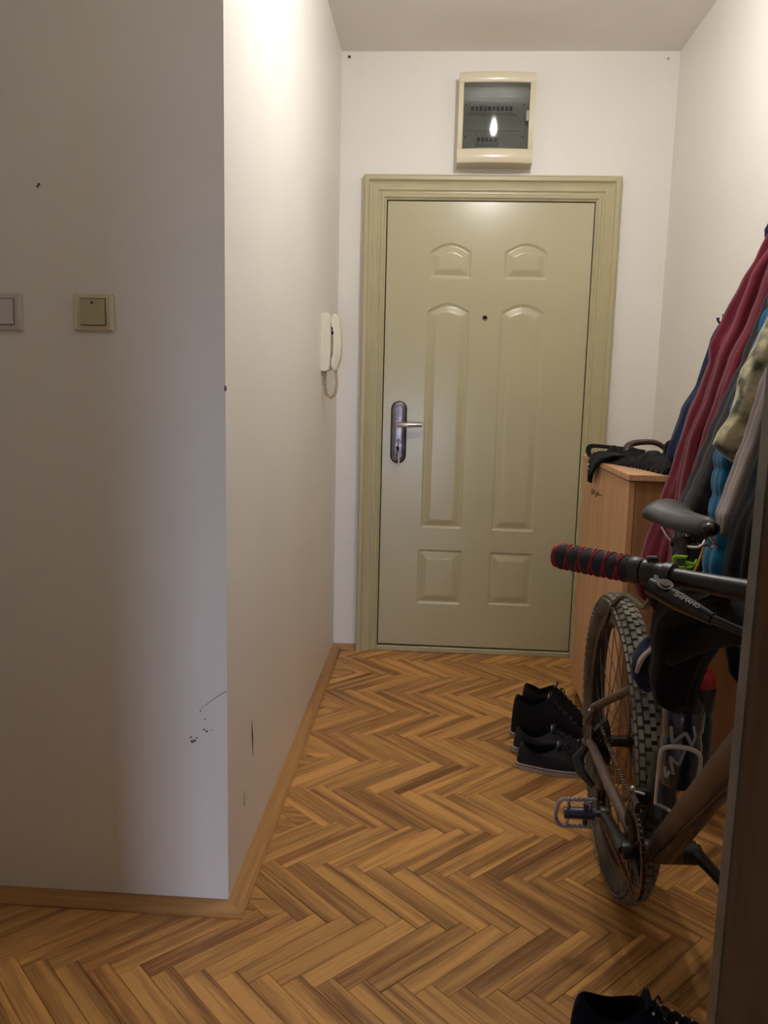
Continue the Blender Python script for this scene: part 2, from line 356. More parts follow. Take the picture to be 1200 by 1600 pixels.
# ------------------------------------------------------------------ entrance door
door = tag(empty('door_1', ((DL + DR) / 2, YD, 0)), 'olive-cream pressed steel entrance door with six raised panels', kind='structure')
YF = 3.700
panels = [  # x0, x1, z0, z1 (shoulder height), arch height
    ('a', -0.047, 0.133, 1.708, 1.822, 0.034), ('b', 0.279, 0.461, 1.708, 1.824, 0.034),
    ('c', -0.051, 0.134, 0.592, 1.566, 0.034), ('d', 0.272, 0.463, 0.590, 1.565, 0.035),
    ('e', -0.060, 0.140, 0.234, 0.488, 0.0), ('f', 0.270, 0.464, 0.240, 0.485, 0.0)]
def prof(d):
    if d <= 0: return 0.0
    if d < 0.008: return -0.0055 * sin(d / 0.008 * pi / 2)
    if d < 0.012: return -0.0055
    if d < 0.036: return -0.0055 + 0.0075 * (d - 0.012) / 0.024
    if d < 0.039: return 0.002 + 0.001 * (d - 0.036) / 0.003
    return 0.003
ARCH = {}
def arch(P):
    if P[0] not in ARCH:
        _, x0, x1, z0, z1, ar = P; ARCH[P[0]] = [(x0 + (x1 - x0) * i / 60, z1 + ar * (1 - (i / 30 - 1) ** 2) ** 1.25) for i in range(61)]
    return ARCH[P[0]]
def pdist(P, x, z):
    _, x0, x1, z0, z1, ar = P
    if ar:
        t = (x - (x0 + x1) / 2) / ((x1 - x0) / 2)
        t = max(-1, min(1, t)); top = z1 + ar * (1 - t * t) ** 1.25
        
        dt = min(sqrt((x - ax_) ** 2 + (z - az_) ** 2) for ax_, az_ in arch(P)) * (1 if top > z else -1) if top - z < 0.075 else 1
    else: dt = z1 - z
    return min(x - x0, x1 - x, z - z0, dt)
def heightpatch(xs, zs, P):
    mb = MB(); n = len(xs); vs = []
    for z in zs:
        for x in xs: vs.append((x, YF - (prof(pdist(P, x, z)) if P else 0), z))
    fs = [(j * n + i, j * n + i + 1, (j + 1) * n + i + 1, (j + 1) * n + i) for j in range(len(zs) - 1) for i in range(n - 1)]
    return mb.add(vs, fs)
def rng(a, b, st): n = max(1, round((b - a) / st)); return [a + (b - a) * i / n for i in range(n + 1)]
# leaf sheet pieces around the panels share one mesh
leaf = MB(); pads = [(x0 - 0.004, x1 + 0.004, z0 - 0.004, z1 + ar + 0.004) for _, x0, x1, z0, z1, ar in panels]
cuts_z = sorted({DB, DT} | {p[2] for p in pads} | {p[3] for p in pads}); cuts_x = sorted({DL, DR} | {p[0] for p in pads} | {p[1] for p in pads})
for i in range(len(cuts_x) - 1):
    for j in range(len(cuts_z) - 1):
        cx, cz = (cuts_x[i] + cuts_x[i + 1]) / 2, (cuts_z[j] + cuts_z[j + 1]) / 2
        if any(p[0] < cx < p[1] and p[2] < cz < p[3] for p in pads): continue
        leaf.add([(cuts_x[i], YF, cuts_z[j]), (cuts_x[i + 1], YF, cuts_z[j]), (cuts_x[i + 1], YF, cuts_z[j + 1]), (cuts_x[i], YF, cuts_z[j + 1])], [(0, 1, 2, 3)])
leaf.box(DL, DR, YF + 0.0065, YF + 0.05, DB, DT)
leaf.add([(DL, YF, DB), (DR, YF, DB), (DR, YF, DT), (DL, YF, DT), (DL, YF + .02, DB), (DR, YF + .02, DB), (DR, YF + .02, DT), (DL, YF + .02, DT)], [(0, 4, 5, 1), (1, 5, 6, 2), (2, 6, 7, 3), (3, 7, 4, 0)])
obj('door_leaf', leaf, 'door', door, smooth=False)
for P, pd in zip(panels, pads): obj('door_panel', heightpatch(rng(pd[0], pd[1], 0.0035), rng(pd[2], pd[3], 0.0045 if pd[3] - pd[2] > .4 else 0.0035), P), 'door', door, sharp=60)
# frame swept round three sides
fp = [(0.000, 0.012), (0.000, -0.012), (0.007, -0.016), (0.011, -0.022), (0.020, -0.024), (0.027, -0.020), (0.033, -0.020), (0.040, -0.026), (0.062, -0.029), (0.072, -0.034), (0.078, -0.043), (0.092, -0.045), (0.099, -0.040), (0.101, 0.0)]
gx = 0.005
rings = [[Vector((DL - gx - s_, YD + p, 0)) for s_, p in fp], [Vector((DL - gx - s_, YD + p, DT + gx + s_)) for s_, p in fp],
         [Vector((DR + gx + s_, YD + p, DT + gx + s_)) for s_, p in fp], [Vector((DR + gx + s_, YD + p, 0)) for s_, p in fp]]
obj('door_frame', MB().loft(rings, cap=True), 'frame', door, sharp=25)
obj('threshold', MB().box(DL - gx, DR + gx, YD - 0.02, YD + 0.09, 0, DB - 0.008, 0.003), 'frame', door, smooth=False)
obj('gap_shade_sheet', MB().box(DL - 0.03, DR + 0.03, YF + 0.055, YF + 0.06, 0.01, DT + 0.03), 'gap', door, smooth=False)  # dark sheet behind the leaf, paints the shade seen in the gap
obj('peephole', MB().revolve([(0, .0), (.005, 0.0), (.006, .004), (.010, .005), (.011, .0)], (0.203, YF, 1.54), (0, -1, 0), 20), 'dark_metal', door)
# escutcheon plate, lever, cylinder
ex, z0e, z1e, er = -0.166, 0.886, 1.168, 0.036
def stadium(r, y, dz=0): return [Vector((ex + r * cos(t), y, (z1e - er if t <= pi + 1e-6 and t >= -1e-6 else z0e + er) + r * sin(t))) for t in [pi * i / 14 for i in range(15)] + [pi + pi * i / 14 for i in range(15)]]
esc = obj('escutcheon', MB().loft([stadium(er, YF), stadium(er, YF - .004), stadium(er - .004, YF - .007)], cap=True), 'black_edge', door)
obj('escutcheon_face', MB().loft([stadium(er - .0055, YF - .006), stadium(er - .007, YF - .0085), stadium(er - .013, YF - .0105), stadium(er - .024, YF - .0115)], cap=True), 'gunmetal', esc)
lev = obj('lever_handle', MB().tube([(ex, YF - .01, 1.062), (ex, YF - .045, 1.062), (ex + .006, YF - .055, 1.062), (ex + .045, YF - .057, 1.063), (ex + .105, YF - .050, 1.064)], [.010, .0105, .011, .0115, .0095], 14, smooth=4, flat=1.0), 'chrome', esc)
obj('lock_cylinder', MB().revolve([(0, .022), (.007, .022), (.009, .020), (.009, .0), (.013, .0)], (ex + .002, YF - .008, 0.984), (0, -1, 0), 20), 'gunmetal', esc)
key = thing('key', (ex + .002, YF - .03, 0.984), 'steel key in the door lock with a second key hanging below', 'key')
obj('key_bow', MB().revolve([(.003, -.001), (.013, -.001), (.013, .001), (.003, .001), (.003, -.001)], (ex + .002, YF - .042, 0.984), (1, 0.25, 0), 18).tube([(ex + .002, YF - .034, .984), (ex + .002, YF - .028, .984)], .003, 8), 'chrome', key)
obj('spare_key', MB().box(-.006, .006, -.001, .001, -.02, 0, .0005, Matrix.Translation((ex + .0, YF - .045, .966)) @ Matrix.Rotation(.3, 4, 'Z')).box(-.003, .003, -.001, .001, -.055, -.02, 0, Matrix.Translation((ex + .0, YF - .045, .966)) @ Matrix.Rotation(.1, 4, 'Y')), 'dark_metal', key)
obj('key_ring', MB().tube([(ex + .002 + .009 * cos(t), YF - .044, .972 + .009 * sin(t)) for t in [2 * pi * i / 16 for i in range(17)]], .0008, 6), 'chrome', key)
obj('key_string', MB().tube([(ex + .006, YF - .045, .94), (ex + .007, YF - .044, .90), (ex + .005, YF - .044, .868)], .003, 8), 'white_plastic', key)

# ------------------------------------------------------------------ distribution board above the door
bx0, bx1, bz0, bz1 = 0.053, 0.368, 2.168, 2.526
wx0, wx1, wz0, wz1 = 0.073, 0.347, 2.226, 2.484
box_ = thing('distribution_board', ((bx0 + bx1) / 2, YD, bz0), 'cream plastic fuse box with dark tinted cover mounted above the door', 'fuse box')
yb = YD - 0.092
def bulge(x, k=0.012): t = (x - (bx0 + bx1) / 2) / ((bx1 - bx0) / 2); return k * (1 - t * t)
hb = MB(); nx = 16
def bar(xa, xb, za, zb, yfr, n=nx):
    xs = [xa + (xb - xa) * i / n for i in range(n + 1)]
    rings = [[Vector((x, YD, za)), Vector((x, yfr - bulge(x) + 0.004, za)), Vector((x, yfr - bulge(x), za + 0.004)), Vector((x, yfr - bulge(x), zb - 0.004)), Vector((x, yfr - bulge(x) + 0.004, zb)), Vector((x, YD, zb))] for x in xs]
    hb.loft(rings, cap=True)
bar(bx0, bx1, bz0, wz0, yb); bar(bx0, bx1, wz1, bz1, yb); bar(bx0, wx0, wz0 - .002, wz1 + .002, yb, 2); bar(wx1, bx1, wz0 - .002, wz1 + .002, yb, 2)
obj('housing', hb, 'cream_plastic', box_, sharp=50)
inner = obj('inner_panel', MB().box(wx0 - .005, wx1 + .005, YD - .045, YD - .04, wz0 - .005, wz1 + .005), 'breaker_plastic', box_, smooth=False)
cv = MB(); rings = []
for i in range(13):
    x = wx0 + (wx1 - wx0) * i / 12; yy = yb - bulge(x, .004) - 0.008
    rings.append([Vector((x, yy + .024 * (1 - (z - wz0) / (wz1 - wz0)) * 1.0, z)) for z in (wz0, wz1)])
cv.loft(rings, cap=False, closed=False)
obj('tinted_cover', cv, 'tinted', box_)
for row, (zc_, xs) in enumerate(((2.398, [0.112 + 0.0178 * i for i in range(10)]), (2.275, [0.142 + 0.0178 * i for i in range(5)]))):
    obj('breaker_strip', MB().box(xs[0] - .012, xs[-1] + .012 + (.02 if row == 0 else .0), YD - .054, YD - .045, zc_ - .026, zc_ + .026, .002), 'breaker_plastic', box_, smooth=False)
    for x in xs:
        br = obj('breaker', MB().box(x - .0082, x + .0082, YD - .060, YD - .052, zc_ - .022, zc_ + .022, .0012), 'breaker_plastic', box_, smooth=False)
        obj('breaker_toggle', MB().box(x - .0055, x + .0055, YD - .066, YD - .058, zc_ - .012, zc_ + .004, .001), 'black_edge', br, smooth=False)
for za_, zb_ in ((2.440, 2.446), (2.31, 2.322), (2.238, 2.246)): obj('label_rail', MB().box(wx0 + .02, wx1 - .03, YD - .05, YD - .045, za_, zb_, .001), 'white_plastic', box_, smooth=False)
obj('cover_latch', MB().box(wx1 - .014, wx1 + .001, yb - .006, yb + .002, 2.335, 2.378, .005), 'latch_grey', box_)
for x, z in ((wx0 + .012, 2.415), (wx1 - .02, 2.415), (wx0 + .012, 2.285), (wx1 - .02, 2.285)): obj('screw', MB().revolve([(0, .002), (.003, .001), (.0035, 0)], (x, YD - .045, z), (0, -1, 0), 10), 'dark_metal', box_)

# ------------------------------------------------------------------ light switches on the dim wall
def switch(x0, x1, z0, z1, plate, rocker, lab, dot):
    t = thing('light_switch', ((x0 + x1) / 2, YC, z0), lab, 'light switch')
    obj('plate', MB().box(x0, x1, YC - .009, YC, z0, z1, .003), plate, t, smooth=False)
    obj('side_trim', MB().box(x0 + .001, x0 + .009, YC - .0115, YC - .008, z0 + .002, z1 - .002, .0015), plate, t, smooth=False)
    obj('side_trim', MB().box(x1 - .009, x1 - .001, YC - .0115, YC - .008, z0 + .002, z1 - .002, .0015), plate, t, smooth=False)
    xa, xb, za, zb = x0 + .015, x1 - .016, z0 + .013, z1 - .013
    obj('bezel', MB().box(xa - .0015, xb + .0015, YC - .0095, YC - .009, za - .0015, zb + .0015), 'mark', t, smooth=False)
    r = obj('rocker', MB().add([(xa, YC - .009, za), (xb, YC - .009, za), (xb, YC - .009, zb), (xa, YC - .009, zb), (xa, YC - .0155, za), (xb, YC - .0155, za), (xb, YC - .0115, zb), (xa, YC - .0115, zb)], [(0, 1, 5, 4), (4, 5, 6, 7), (3, 7, 6, 2), (0, 4, 7, 3), (1, 2, 6, 5)]), rocker, t, smooth=False)
    if dot: obj('indicator_hole', MB().revolve([(0, .0012), (.0022, .001), (.0028, 0)], ((xa + xb) / 2 - .001, YC - .0125, zb - .008), (0, -1, 0), 12), 'black_edge', r)
switch(-0.774, -0.690, 1.327, 1.407, 'cream_plastic', 'beige_plastic', 'cream light switch with small dark indicator hole, nearer the corner', True)
switch(-0.975, -0.891, 1.325, 1.404, 'white_plastic', 'white_plastic', 'whiter light switch cut off by the left edge of the photo', False)

# ------------------------------------------------------------------ intercom handset on the left wall
ic = thing('intercom', (XL, 3.22, 1.285), 'ivory wall intercom handset with coiled cord beside the door', 'intercom')
y0i, y1i = 3.18, 3.268

prf = [(0, 1.282), (.024, 1.282), (.032, 1.289), (.034, 1.31), (.036, 1.40), (.034, 1.49), (.029, 1.501), (.018, 1.506), (0, 1.502)]
obj('base', MB().loft([[Vector((XL + a * k, y, 1.395 + (z - 1.395) * k2)) for a, z in prf] for y, k, k2 in ((y0i, .9, .985), (y0i + .006, 1, 1), (y1i - .006, 1, 1), (y1i, .9, .985))]), 'ivory_plastic', ic)
hs = [(.034, 1.487), (.044, 1.503), (.056, 1.500), (.066, 1.48), (.073, 1.44), (.076, 1.39), (.073, 1.34), (.066, 1.305), (.057, 1.284), (.042, 1.287), (.037, 1.300), (.038, 1.330), (.045, 1.340), (.047, 1.39), (.045, 1.448), (.038, 1.456), (.0345, 1.475)]
obj('handset', MB().loft([[Vector((XL + .055 + (a - .055) * k, y, 1.395 + (z - 1.395) * k)) for a, z in hs] for y, k in ((y0i + .014, .93), (y0i + .020, 1), (y1i - .026, 1), (y1i - .02, .93))]), 'ivory_plastic', ic)
obj('hook_switch', MB().box(XL + .034, XL + .044, y0i + .025, y0i + .04, 1.425, 1.437, .002).box(XL + .034, XL + .041, y0i + .025, y0i + .04, 1.445, 1.455, .002), 'black_edge', ic)
pts = []; path = [Vector((XL + .014, 3.215, 1.284)), Vector((XL + .013, 3.215, 1.25)), Vector((XL + .016, 3.215, 1.21)), Vector((XL + .028, 3.215, 1.186)), Vector((XL + .043, 3.215, 1.185)), Vector((XL + .056, 3.215, 1.21)), Vector((XL + .058, 3.215, 1.25)), Vector((XL + .054, 3.215, 1.288))]
NT = 34
for i in range(NT * 9 + 1):
    t = i / (NT * 9) * (len(path) - 1); k = min(int(t), len(path) - 2); u = t - k
    p0 = path[max(k - 1, 0)]; p1 = path[k]; p2 = path[k + 1]; p3 = path[min(k + 2, len(path) - 1)]
    P = 0.5 * ((2 * p1) + (p2 - p0) * u + (2 * p0 - 5 * p1 + 4 * p2 - p3) * u * u + (3 * p1 - p0 - 3 * p2 + p3) * u ** 3)
    T = (p2 - p1).normalized(); n = Vector((0, 1, 0)); b = T.cross(n); a = 2 * pi * i / 9
    pts.append(P + (n * cos(a) + b * sin(a)) * .0055)
obj('coiled_cord', MB().tube(pts, .0017, 5), 'tan_cord', ic)

# ------------------------------------------------------------------ hanging bulb (just above the frame)
lamp = thing('ceiling_bulb', (BULB.x, BULB.y, ZC), 'bare light bulb on a short cord above the hallway, out of frame', 'lamp')
obj('ceiling_cup', MB().revolve([(0, 0), (.035, 0), (.035, -.012), (.02, -.024), (0, -.024)], (BULB.x, BULB.y, ZC), (0, 0, 1), 24), 'white_plastic', lamp)
obj('cord', MB().tube([(BULB.x, BULB.y, ZC - .02), (BULB.x, BULB.y, BULB.z + .09)], .003, 8), 'white_plastic', lamp)
obj('holder', MB().revolve([(0, .10), (.008, .098), (.018, .085), (.018, .05), (.015, .046), (0, .046)], BULB, (0, 0, 1), 24), 'white_plastic', lamp)
obj('bulb', MB().revolve([(0, -.036), (.015, -.033), (.026, -.022), (.03, -.006), (.028, .01), (.018, .03), (.013, .045), (.013, .052)], BULB, (0, 0, 1), 24), 'bulb', lamp)

# ------------------------------------------------------------------ shoe cabinet
CX, CY0, CY1, CZ = 0.585, 2.46, 3.22, 0.985
cab = thing('shoe_cabinet', (CX + .19, (CY0 + CY1) / 2, 0), 'narrow beech-veneer two-door cabinet standing against the right wall by the door', 'cabinet')
obj('cabinet_top', MB().box(CX - .006, XR - .002, CY0 - .008, CY1 + .006, CZ - .019, CZ, .0015), 'beech', cab, smooth=False)
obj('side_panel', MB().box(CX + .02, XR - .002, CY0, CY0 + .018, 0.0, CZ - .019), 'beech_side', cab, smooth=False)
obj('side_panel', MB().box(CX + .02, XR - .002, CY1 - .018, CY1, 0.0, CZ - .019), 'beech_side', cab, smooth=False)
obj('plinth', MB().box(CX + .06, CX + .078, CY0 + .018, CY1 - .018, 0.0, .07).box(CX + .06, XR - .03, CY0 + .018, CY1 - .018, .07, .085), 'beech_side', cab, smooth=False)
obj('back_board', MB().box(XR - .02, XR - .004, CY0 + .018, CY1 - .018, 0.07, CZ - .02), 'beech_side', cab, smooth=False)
ysm = 2.885
for (ya, yb_, ky) in ((CY0 + .001, ysm - .0015, ysm - .033), (ysm + .0015, CY1 - .001, ysm + .033)):
    d = obj('cabinet_door', MB().box(CX, CX + .0185, ya, yb_, .065, CZ - .023, .001), 'beech', cab, smooth=False)
    obj('knob', MB().revolve([(0, .024), (.009, .0235), (.0125, .021), (.012, .018), (.006, .013), (.0048, .006), (.006, 0)], (CX, ky, .875), (-1, 0, 0), 18), 'knob_metal', d)

# ------------------------------------------------------------------ things lying on the cabinet
def drape(xa, xb, ya, yb, zb, h, nx, ny, seed, edge):
    """thick crumpled cloth on a flat top; edge(x, y) gives 0..1 coverage"""
    rnd = random.Random(seed); ph = [rnd.uniform(0, 6.28) for _ in range(8)]; mb = MB(); top = []; bot = []
    def surf(x, y): return (0.5 + .24 * sin(31 * x + 13 * y + ph[0] + 3 * sin(9 * y + ph[4])) + .12 * sin(34 * y - 43 * x + ph[1] + 2 * sin(14 * x + ph[5])) + .08 * sin(60 * x + 41 * y + ph[2] + 3 * sin(22 * y)) + .03 * sin(130 * x - 90 * y + ph[3]))
    for j in range(ny + 1):
        for i in range(nx + 1):
            x = xa + (xb - xa) * i / nx; y = ya + (yb - ya) * j / ny; e = edge(x, y); top.append((x, y, e, surf(x, y)))
    n = nx + 1; N_ = len(top)
    vs = [(x, y, zb + .0015 + h * min(1, e * 1.6) ** .6 * max(.15, s_)) for x, y, e, s_ in top] + [(x, y, zb + .0003) for x, y, e, s_ in top]
    fs = []; keep = set()
    for j in range(ny):
        for i in range(nx):
            q = (j * n + i, j * n + i + 1, (j + 1) * n + i + 1, (j + 1) * n + i)
            if min(top[k][2] for k in q) > 0: keep.add((i, j)); fs.append(q); fs.append(tuple(k + N_ for k in q[::-1]))
    for (i, j) in keep:
        q = (j * n + i, j * n + i + 1, (j + 1) * n + i + 1, (j + 1) * n + i)
        for (di, dj, a, b) in ((0, -1, 0, 1), (1, 0, 1, 2), (0, 1, 2, 3), (-1, 0, 3, 0)):
            if (i + di, j + dj) not in keep: fs.append((q[a], q[b], q[b] + N_, q[a] + N_))
    used = sorted({k for f in fs for k in f}); mp_ = {k: i for i, k in enumerate(used)}
    return mb.add([vs[k] for k in used], [tuple(mp_[k] for k in f) for f in fs])
def edge_bag(x, y):
    # blob running from the front edge near the seam to the near right corner
    u = (y - CY0) / (ysm + .14 - CY0); c = .665 + .13 * (1 - u); wd = .115 + .015 * sin(9 * y)
    a = 1 - ((x - c) / wd) ** 2; b = min(1, (1 - u) * 7, (u + .02) * 20); return min(a, b)
bag = thing('black_bag', (.70, 2.75, CZ), 'limp black fabric bag with strap, crumpled on top of the cabinet', 'bag')
obj('body', drape(.578, .93, CY0 + .005, ysm + .14, CZ, .056, 60, 80, 3, edge_bag), 'black_fabric', bag, sharp=80)
# flap that hangs over the front edge
rings = []
for k, (x, z, y0_, y1_) in enumerate(((.64, CZ + .032, 2.80, 3.00), (.600, CZ + .03, 2.80, 3.01), (.572, CZ + .016, 2.82, 3.01), (.564, CZ - .01, 2.88, 3.01), (.562, CZ - .04, 2.92, 3.01), (.560, CZ - .062, 2.95, 2.995), (.560, CZ - .08, 2.965, 2.98))):
    rings.append([Vector((x + .004 * sin(j * 1.1 + k), y0_ + (y1_ - y0_) * j / 8, z)) for j in range(9)] + [Vector((x + .009 + .004 * sin(j * 1.1 + k), y0_ + (y1_ - y0_) * j / 8, z - .004)) for j in range(8, -1, -1)])
obj('hanging_flap', MB().loft(rings), 'black_fabric', bag, sharp=80)
obj('buckle_sparkle', MB().ball((.5585, 2.985, CZ - .018), .004, 5).ball((.5585, 2.98, CZ - .034), .0025, 5), 'white_print', bag)  # white balls stand in for glints of light on the buckle
obj('strap', MB().tube([(.575, 3.05, CZ + .004), (.572, 3.075, CZ + .024), (.582, 3.09, CZ + .04), (.61, 3.09, CZ + .042), (.66, 3.05, CZ + .040), (.71, 3.00, CZ + .038), (.75, 2.96, CZ + .034)], [.009, .010, .010, .009, .009, .009, .009], 8, smooth=5, flat=.22), 'black_fabric', bag, sharp=80)
cane = thing('cane_handle', (.76, 3.02, CZ), 'dark brown curved cane or umbrella handle lying on the cabinet', 'cane'); cz = Vector((0, 0, .012))
obj('crook', MB().tube([(.692, 2.98, CZ + .014 + .022), (.697, 2.99, CZ + .014 + .036), (.715, 3.0, CZ + .014 + .046), (.745, 3.0, CZ + .014 + .052), (.785, 3.0, CZ + .014 + .053), (.815, 3.0, CZ + .014 + .043), (.84, 3.0, CZ + .014 + .024), (.87, 2.98, CZ + .014 + .014)], [.0145, .0135, .012, .011, .0105, .010, .009, .008], 12, smooth=4).ball((.692, 2.98, CZ + .014 + .02), .0148, 8), 'cane_wood', cane)
obj('shaft', MB().tube([(.868, 2.98, CZ + .014), (.93, 2.80, CZ + .014), (.95, 2.60, CZ + .014)], .0075, 10), 'black_fabric', cane)
pp_ = MB(); rnd = random.Random(5); rings = []
for i in range(9):
    a = i / 8; rings.append([Vector((.745 + .085 * a + rnd.uniform(-.003, .003), 2.925 + .05 * b + rnd.uniform(-.003, .003), CZ + .004 + .024 * sin(pi * min(1, a * 1.1)) * sin(pi * b) + rnd.uniform(0, .005))) for b in [j / 6 for j in range(7)]])
pp_.loft(rings, cap=False, closed=False); pp_.loft([[p - Vector((0, 0, .003)) for p in r] for r in rings], cap=False, closed=False)
tag(obj('crumpled_tissue', pp_, 'paper', smooth=False), 'crumpled beige tissue beside the cane handle on the cabinet', 'paper')
hat = MB(); rings = []
for i in range(15):
    t = i / 14; r = .052 * (sin(pi * min(1, t * .85 + .12)) ** .6) * (1 + .05 * sin(9 * t)); rings.append([Vector((.845 + r * (1 + .08 * sin(3 * a + 5 * t)) * cos(a), 2.90 + r * .9 * sin(a), CZ + .001 + .088 * t * (1 + .04 * sin(2 * a)))) for a in [2 * pi * k / 24 for k in range(24)]])
tag(obj('black_beanie', hat.loft(rings), 'black_fabric'), 'rounded bundle of black fabric behind the bag, partly behind the coats', 'clothing')

# ------------------------------------------------------------------ coat rack and hanging garments
rack = thing('coat_rack', (XR, 2.0, 1.72), 'wall coat rack with hooks above the photo edge carrying the coats', 'coat rack')
obj('rail', MB().box(XR - .02, XR, 1.45, 2.36, 1.70, 1.78, .003), 'beech', rack, smooth=False)
for y in (1.55, 1.70, 1.82, 1.95, 2.08, 2.20, 2.33): obj('hook', MB().tube([(XR - .018, y, 1.765), (XR - .034, y, 1.752), (XR - .044, y, 1.762), (XR - .047, y, 1.780)], .005, 8, smooth=4), 'dark_metal', rack)
hk = thing('wall_hook', (XR, 2.90, 1.47), 'small dark hook on the bare wall left of the coats', 'hook')
obj('hook_plate', MB().box(XR - .004, XR, 2.885, 2.915, 1.45, 1.50, .001), 'navy_fabric', hk, smooth=False)
obj('hook_arm', MB().tube([(XR - .002, 2.9, 1.475), (XR - .012, 2.9, 1.468), (XR - .02, 2.9, 1.475), (XR - .022, 2.9, 1.486)], [.004, .004, .004, .006], 8, smooth=3), 'navy_fabric', hk)
def garment(mb, y, b, rows, grow=0.05, kfold=5, amp=.10, quilt=0.0, ph=0.0, top=True, ygrow=1.0, seg=64, lean=0.0):
    R_ = [(x + grow / 2, z, a + grow / 2) for x, z, a in rows]
    if top: R_ = [(.925, 1.735, .03), (.915, 1.68, .045 if grow else .03)] + R_ if R_[0][1] < 1.66 else [(.93, 1.74, .025)] + R_[1:]
    n = 110; L = []
    zz = [r[1] for r in R_]
    for i in range(n + 1):
        z = zz[0] + (zz[-1] - zz[0]) * i / n; k = 0
        while k < len(zz) - 2 and zz[k + 1] > z: k += 1
        t = (z - zz[k]) / (zz[k + 1] - zz[k]); p0 = R_[max(k - 1, 0)]; p1 = R_[k]; p2 = R_[k + 1]; p3 = R_[min(k + 2, len(R_) - 1)]
        f = lambda c: p1[c] + (p2[c] - p1[c]) * (t * t * (3 - 2 * t) * .35 + t * .65)
        L.append((f(0), z, max(.006, f(2)), i / n))
    rings = []
    for (x, z, a, t) in L:
        endf = min(1, (1 - t) * 14 + .25) ** .5 * min(1, t * 10 + .35)
        q = 1.0
        if quilt: q = 1 + quilt * (abs(sin(pi * (z) / .062)) ** .5 - 1)
        ring = []
        for k in range(seg):
            th = 2 * pi * k / seg
            fold = amp * sin(kfold * th + ph + 2.2 * t * sin(3 * t + ph)) + amp * .5 * sin((2 * kfold + 1) * th + ph * 2 + 3 * t) + amp * .25 * sin(23 * t + 3 * th + ph)
            c_, s_ = cos(th), sin(th)
            rr_ = (abs(c_) ** 2.4 + abs(s_) ** 2.4) ** (-1 / 2.4)
            ax_ = a * endf * (q - (1 - q) * 0) * rr_
            wl_ = 1 + fold * (1 if c_ > 0 or True else 0)
            # keep the visible left edge close to the drawn width, folds bite inwards
            ring.append(Vector((min(x + ax_ * c_ * (1 + min(fold, .06)), XR - .004), y + lean * t + b * ygrow * endf * rr_ * q * s_ * wl_ * (0.55 + .45 * min(1, t * 2.5)), z)))
        rings.append(ring)
    mb.loft(rings); return mb
G = {
 'navy': [(1.002, 1.794, 0.041), (0.976, 1.655, 0.058), (0.915, 1.495, 0.069), (0.861, 1.386, 0.07), (0.834, 1.257, 0.073), (0.8, 1.182, 0.077), (0.763, 1.069, 0.069), (0.75, 1.0, 0.064)],
 'maroon': [(0.954, 1.708, 0.067), (0.914, 1.594, 0.069), (0.881, 1.528, 0.068), (0.839, 1.427, 0.07), (0.807, 1.358, 0.066), (0.793, 1.315, 0.049), (0.78, 1.255, 0.051), (0.74, 1.15, 0.045), (0.707, 1.043, 0.038), (0.678, 0.898, 0.047), (0.66, 0.788, 0.057), (0.642, 0.694, 0.064), (0.631, 0.642, 0.072)],
 'ms1': [(0.862, 1.573, 0.035), (0.839, 1.495, 0.031), (0.814, 1.415, 0.028), (0.778, 1.319, 0.032), (0.753, 1.221, 0.031), (0.727, 1.121, 0.029), (0.703, 1.02, 0.026), (0.688, 0.943, 0.018)],
 'ms2': [(0.83, 1.531, 0.032), (0.796, 1.418, 0.028), (0.762, 1.32, 0.031), (0.735, 1.22, 0.025), (0.697, 1.101, 0.025), (0.68, 0.981, 0.022), (0.675, 0.824, 0.025), (0.67, 0.69, 0.024)],
 'quilt': [(0.874, 1.556, 0.037), (0.83, 1.436, 0.048), (0.804, 1.315, 0.056), (0.768, 1.222, 0.055), (0.737, 1.127, 0.056), (0.713, 1.048, 0.057), (0.683, 0.967, 0.055), (0.674, 0.885, 0.058), (0.674, 0.803, 0.058), (0.679, 0.686, 0.057), (0.682, 0.585, 0.056)],
 'teal': [(0.806, 1.479, 0.052), (0.786, 1.395, 0.053), (0.769, 1.338, 0.048), (0.751, 1.252, 0.053), (0.73, 1.164, 0.054), (0.705, 1.075, 0.051), (0.703, 0.985, 0.047), (0.694, 0.893, 0.042), (0.685, 0.8, 0.037), (0.682, 0.706, 0.033)],
 'camo': [(0.764, 1.41, 0.055), (0.749, 1.344, 0.064), (0.73, 1.304, 0.061), (0.719, 1.277, 0.063), (0.709, 1.236, 0.062), (0.698, 1.182, 0.065), (0.679, 1.14, 0.068), (0.66, 1.112, 0.056), (0.642, 1.091, 0.029), (0.639, 1.081, 0.012)],
 'fleece': [(0.689, 1.248, 0.037), (0.669, 1.145, 0.036), (0.651, 1.093, 0.034), (0.631, 1.026, 0.031), (0.612, 0.972, 0.026), (0.596, 0.938, 0.017)],
 'blackcoat': [(0.722, 1.249, 0.053), (0.695, 1.126, 0.069), (0.684, 1.051, 0.076), (0.664, 0.974, 0.079), (0.658, 0.897, 0.081), (0.656, 0.792, 0.081), (0.669, 0.686, 0.066), (0.672, 0.619, 0.057)]}
def garm(name, lab, cat, mname, y, b, key, **k):
    t = thing(name, (XR - .05, y, 1.74), lab, cat); obj('body', garment(MB(), y, b, G[key], **k), mname, t, sharp=120); return t
garm('navy_jacket', 'navy jacket at the back of the coats, a sliver visible left of the maroon hoodie', 'jacket', 'navy_fabric', 2.45, .045, 'navy', ph=1.0)
t = garm('maroon_hoodie', 'maroon fleece hoodie hanging on the right wall, leftmost large garment', 'hoodie', 'maroon_fleece', 2.31, .07, 'maroon', kfold=6, amp=.09, ph=.6)
obj('sleeve', garment(MB(), 2.17, .032, G['ms1'], grow=0, kfold=3, amp=.08, ph=1.4), 'maroon_fleece', t, sharp=120)
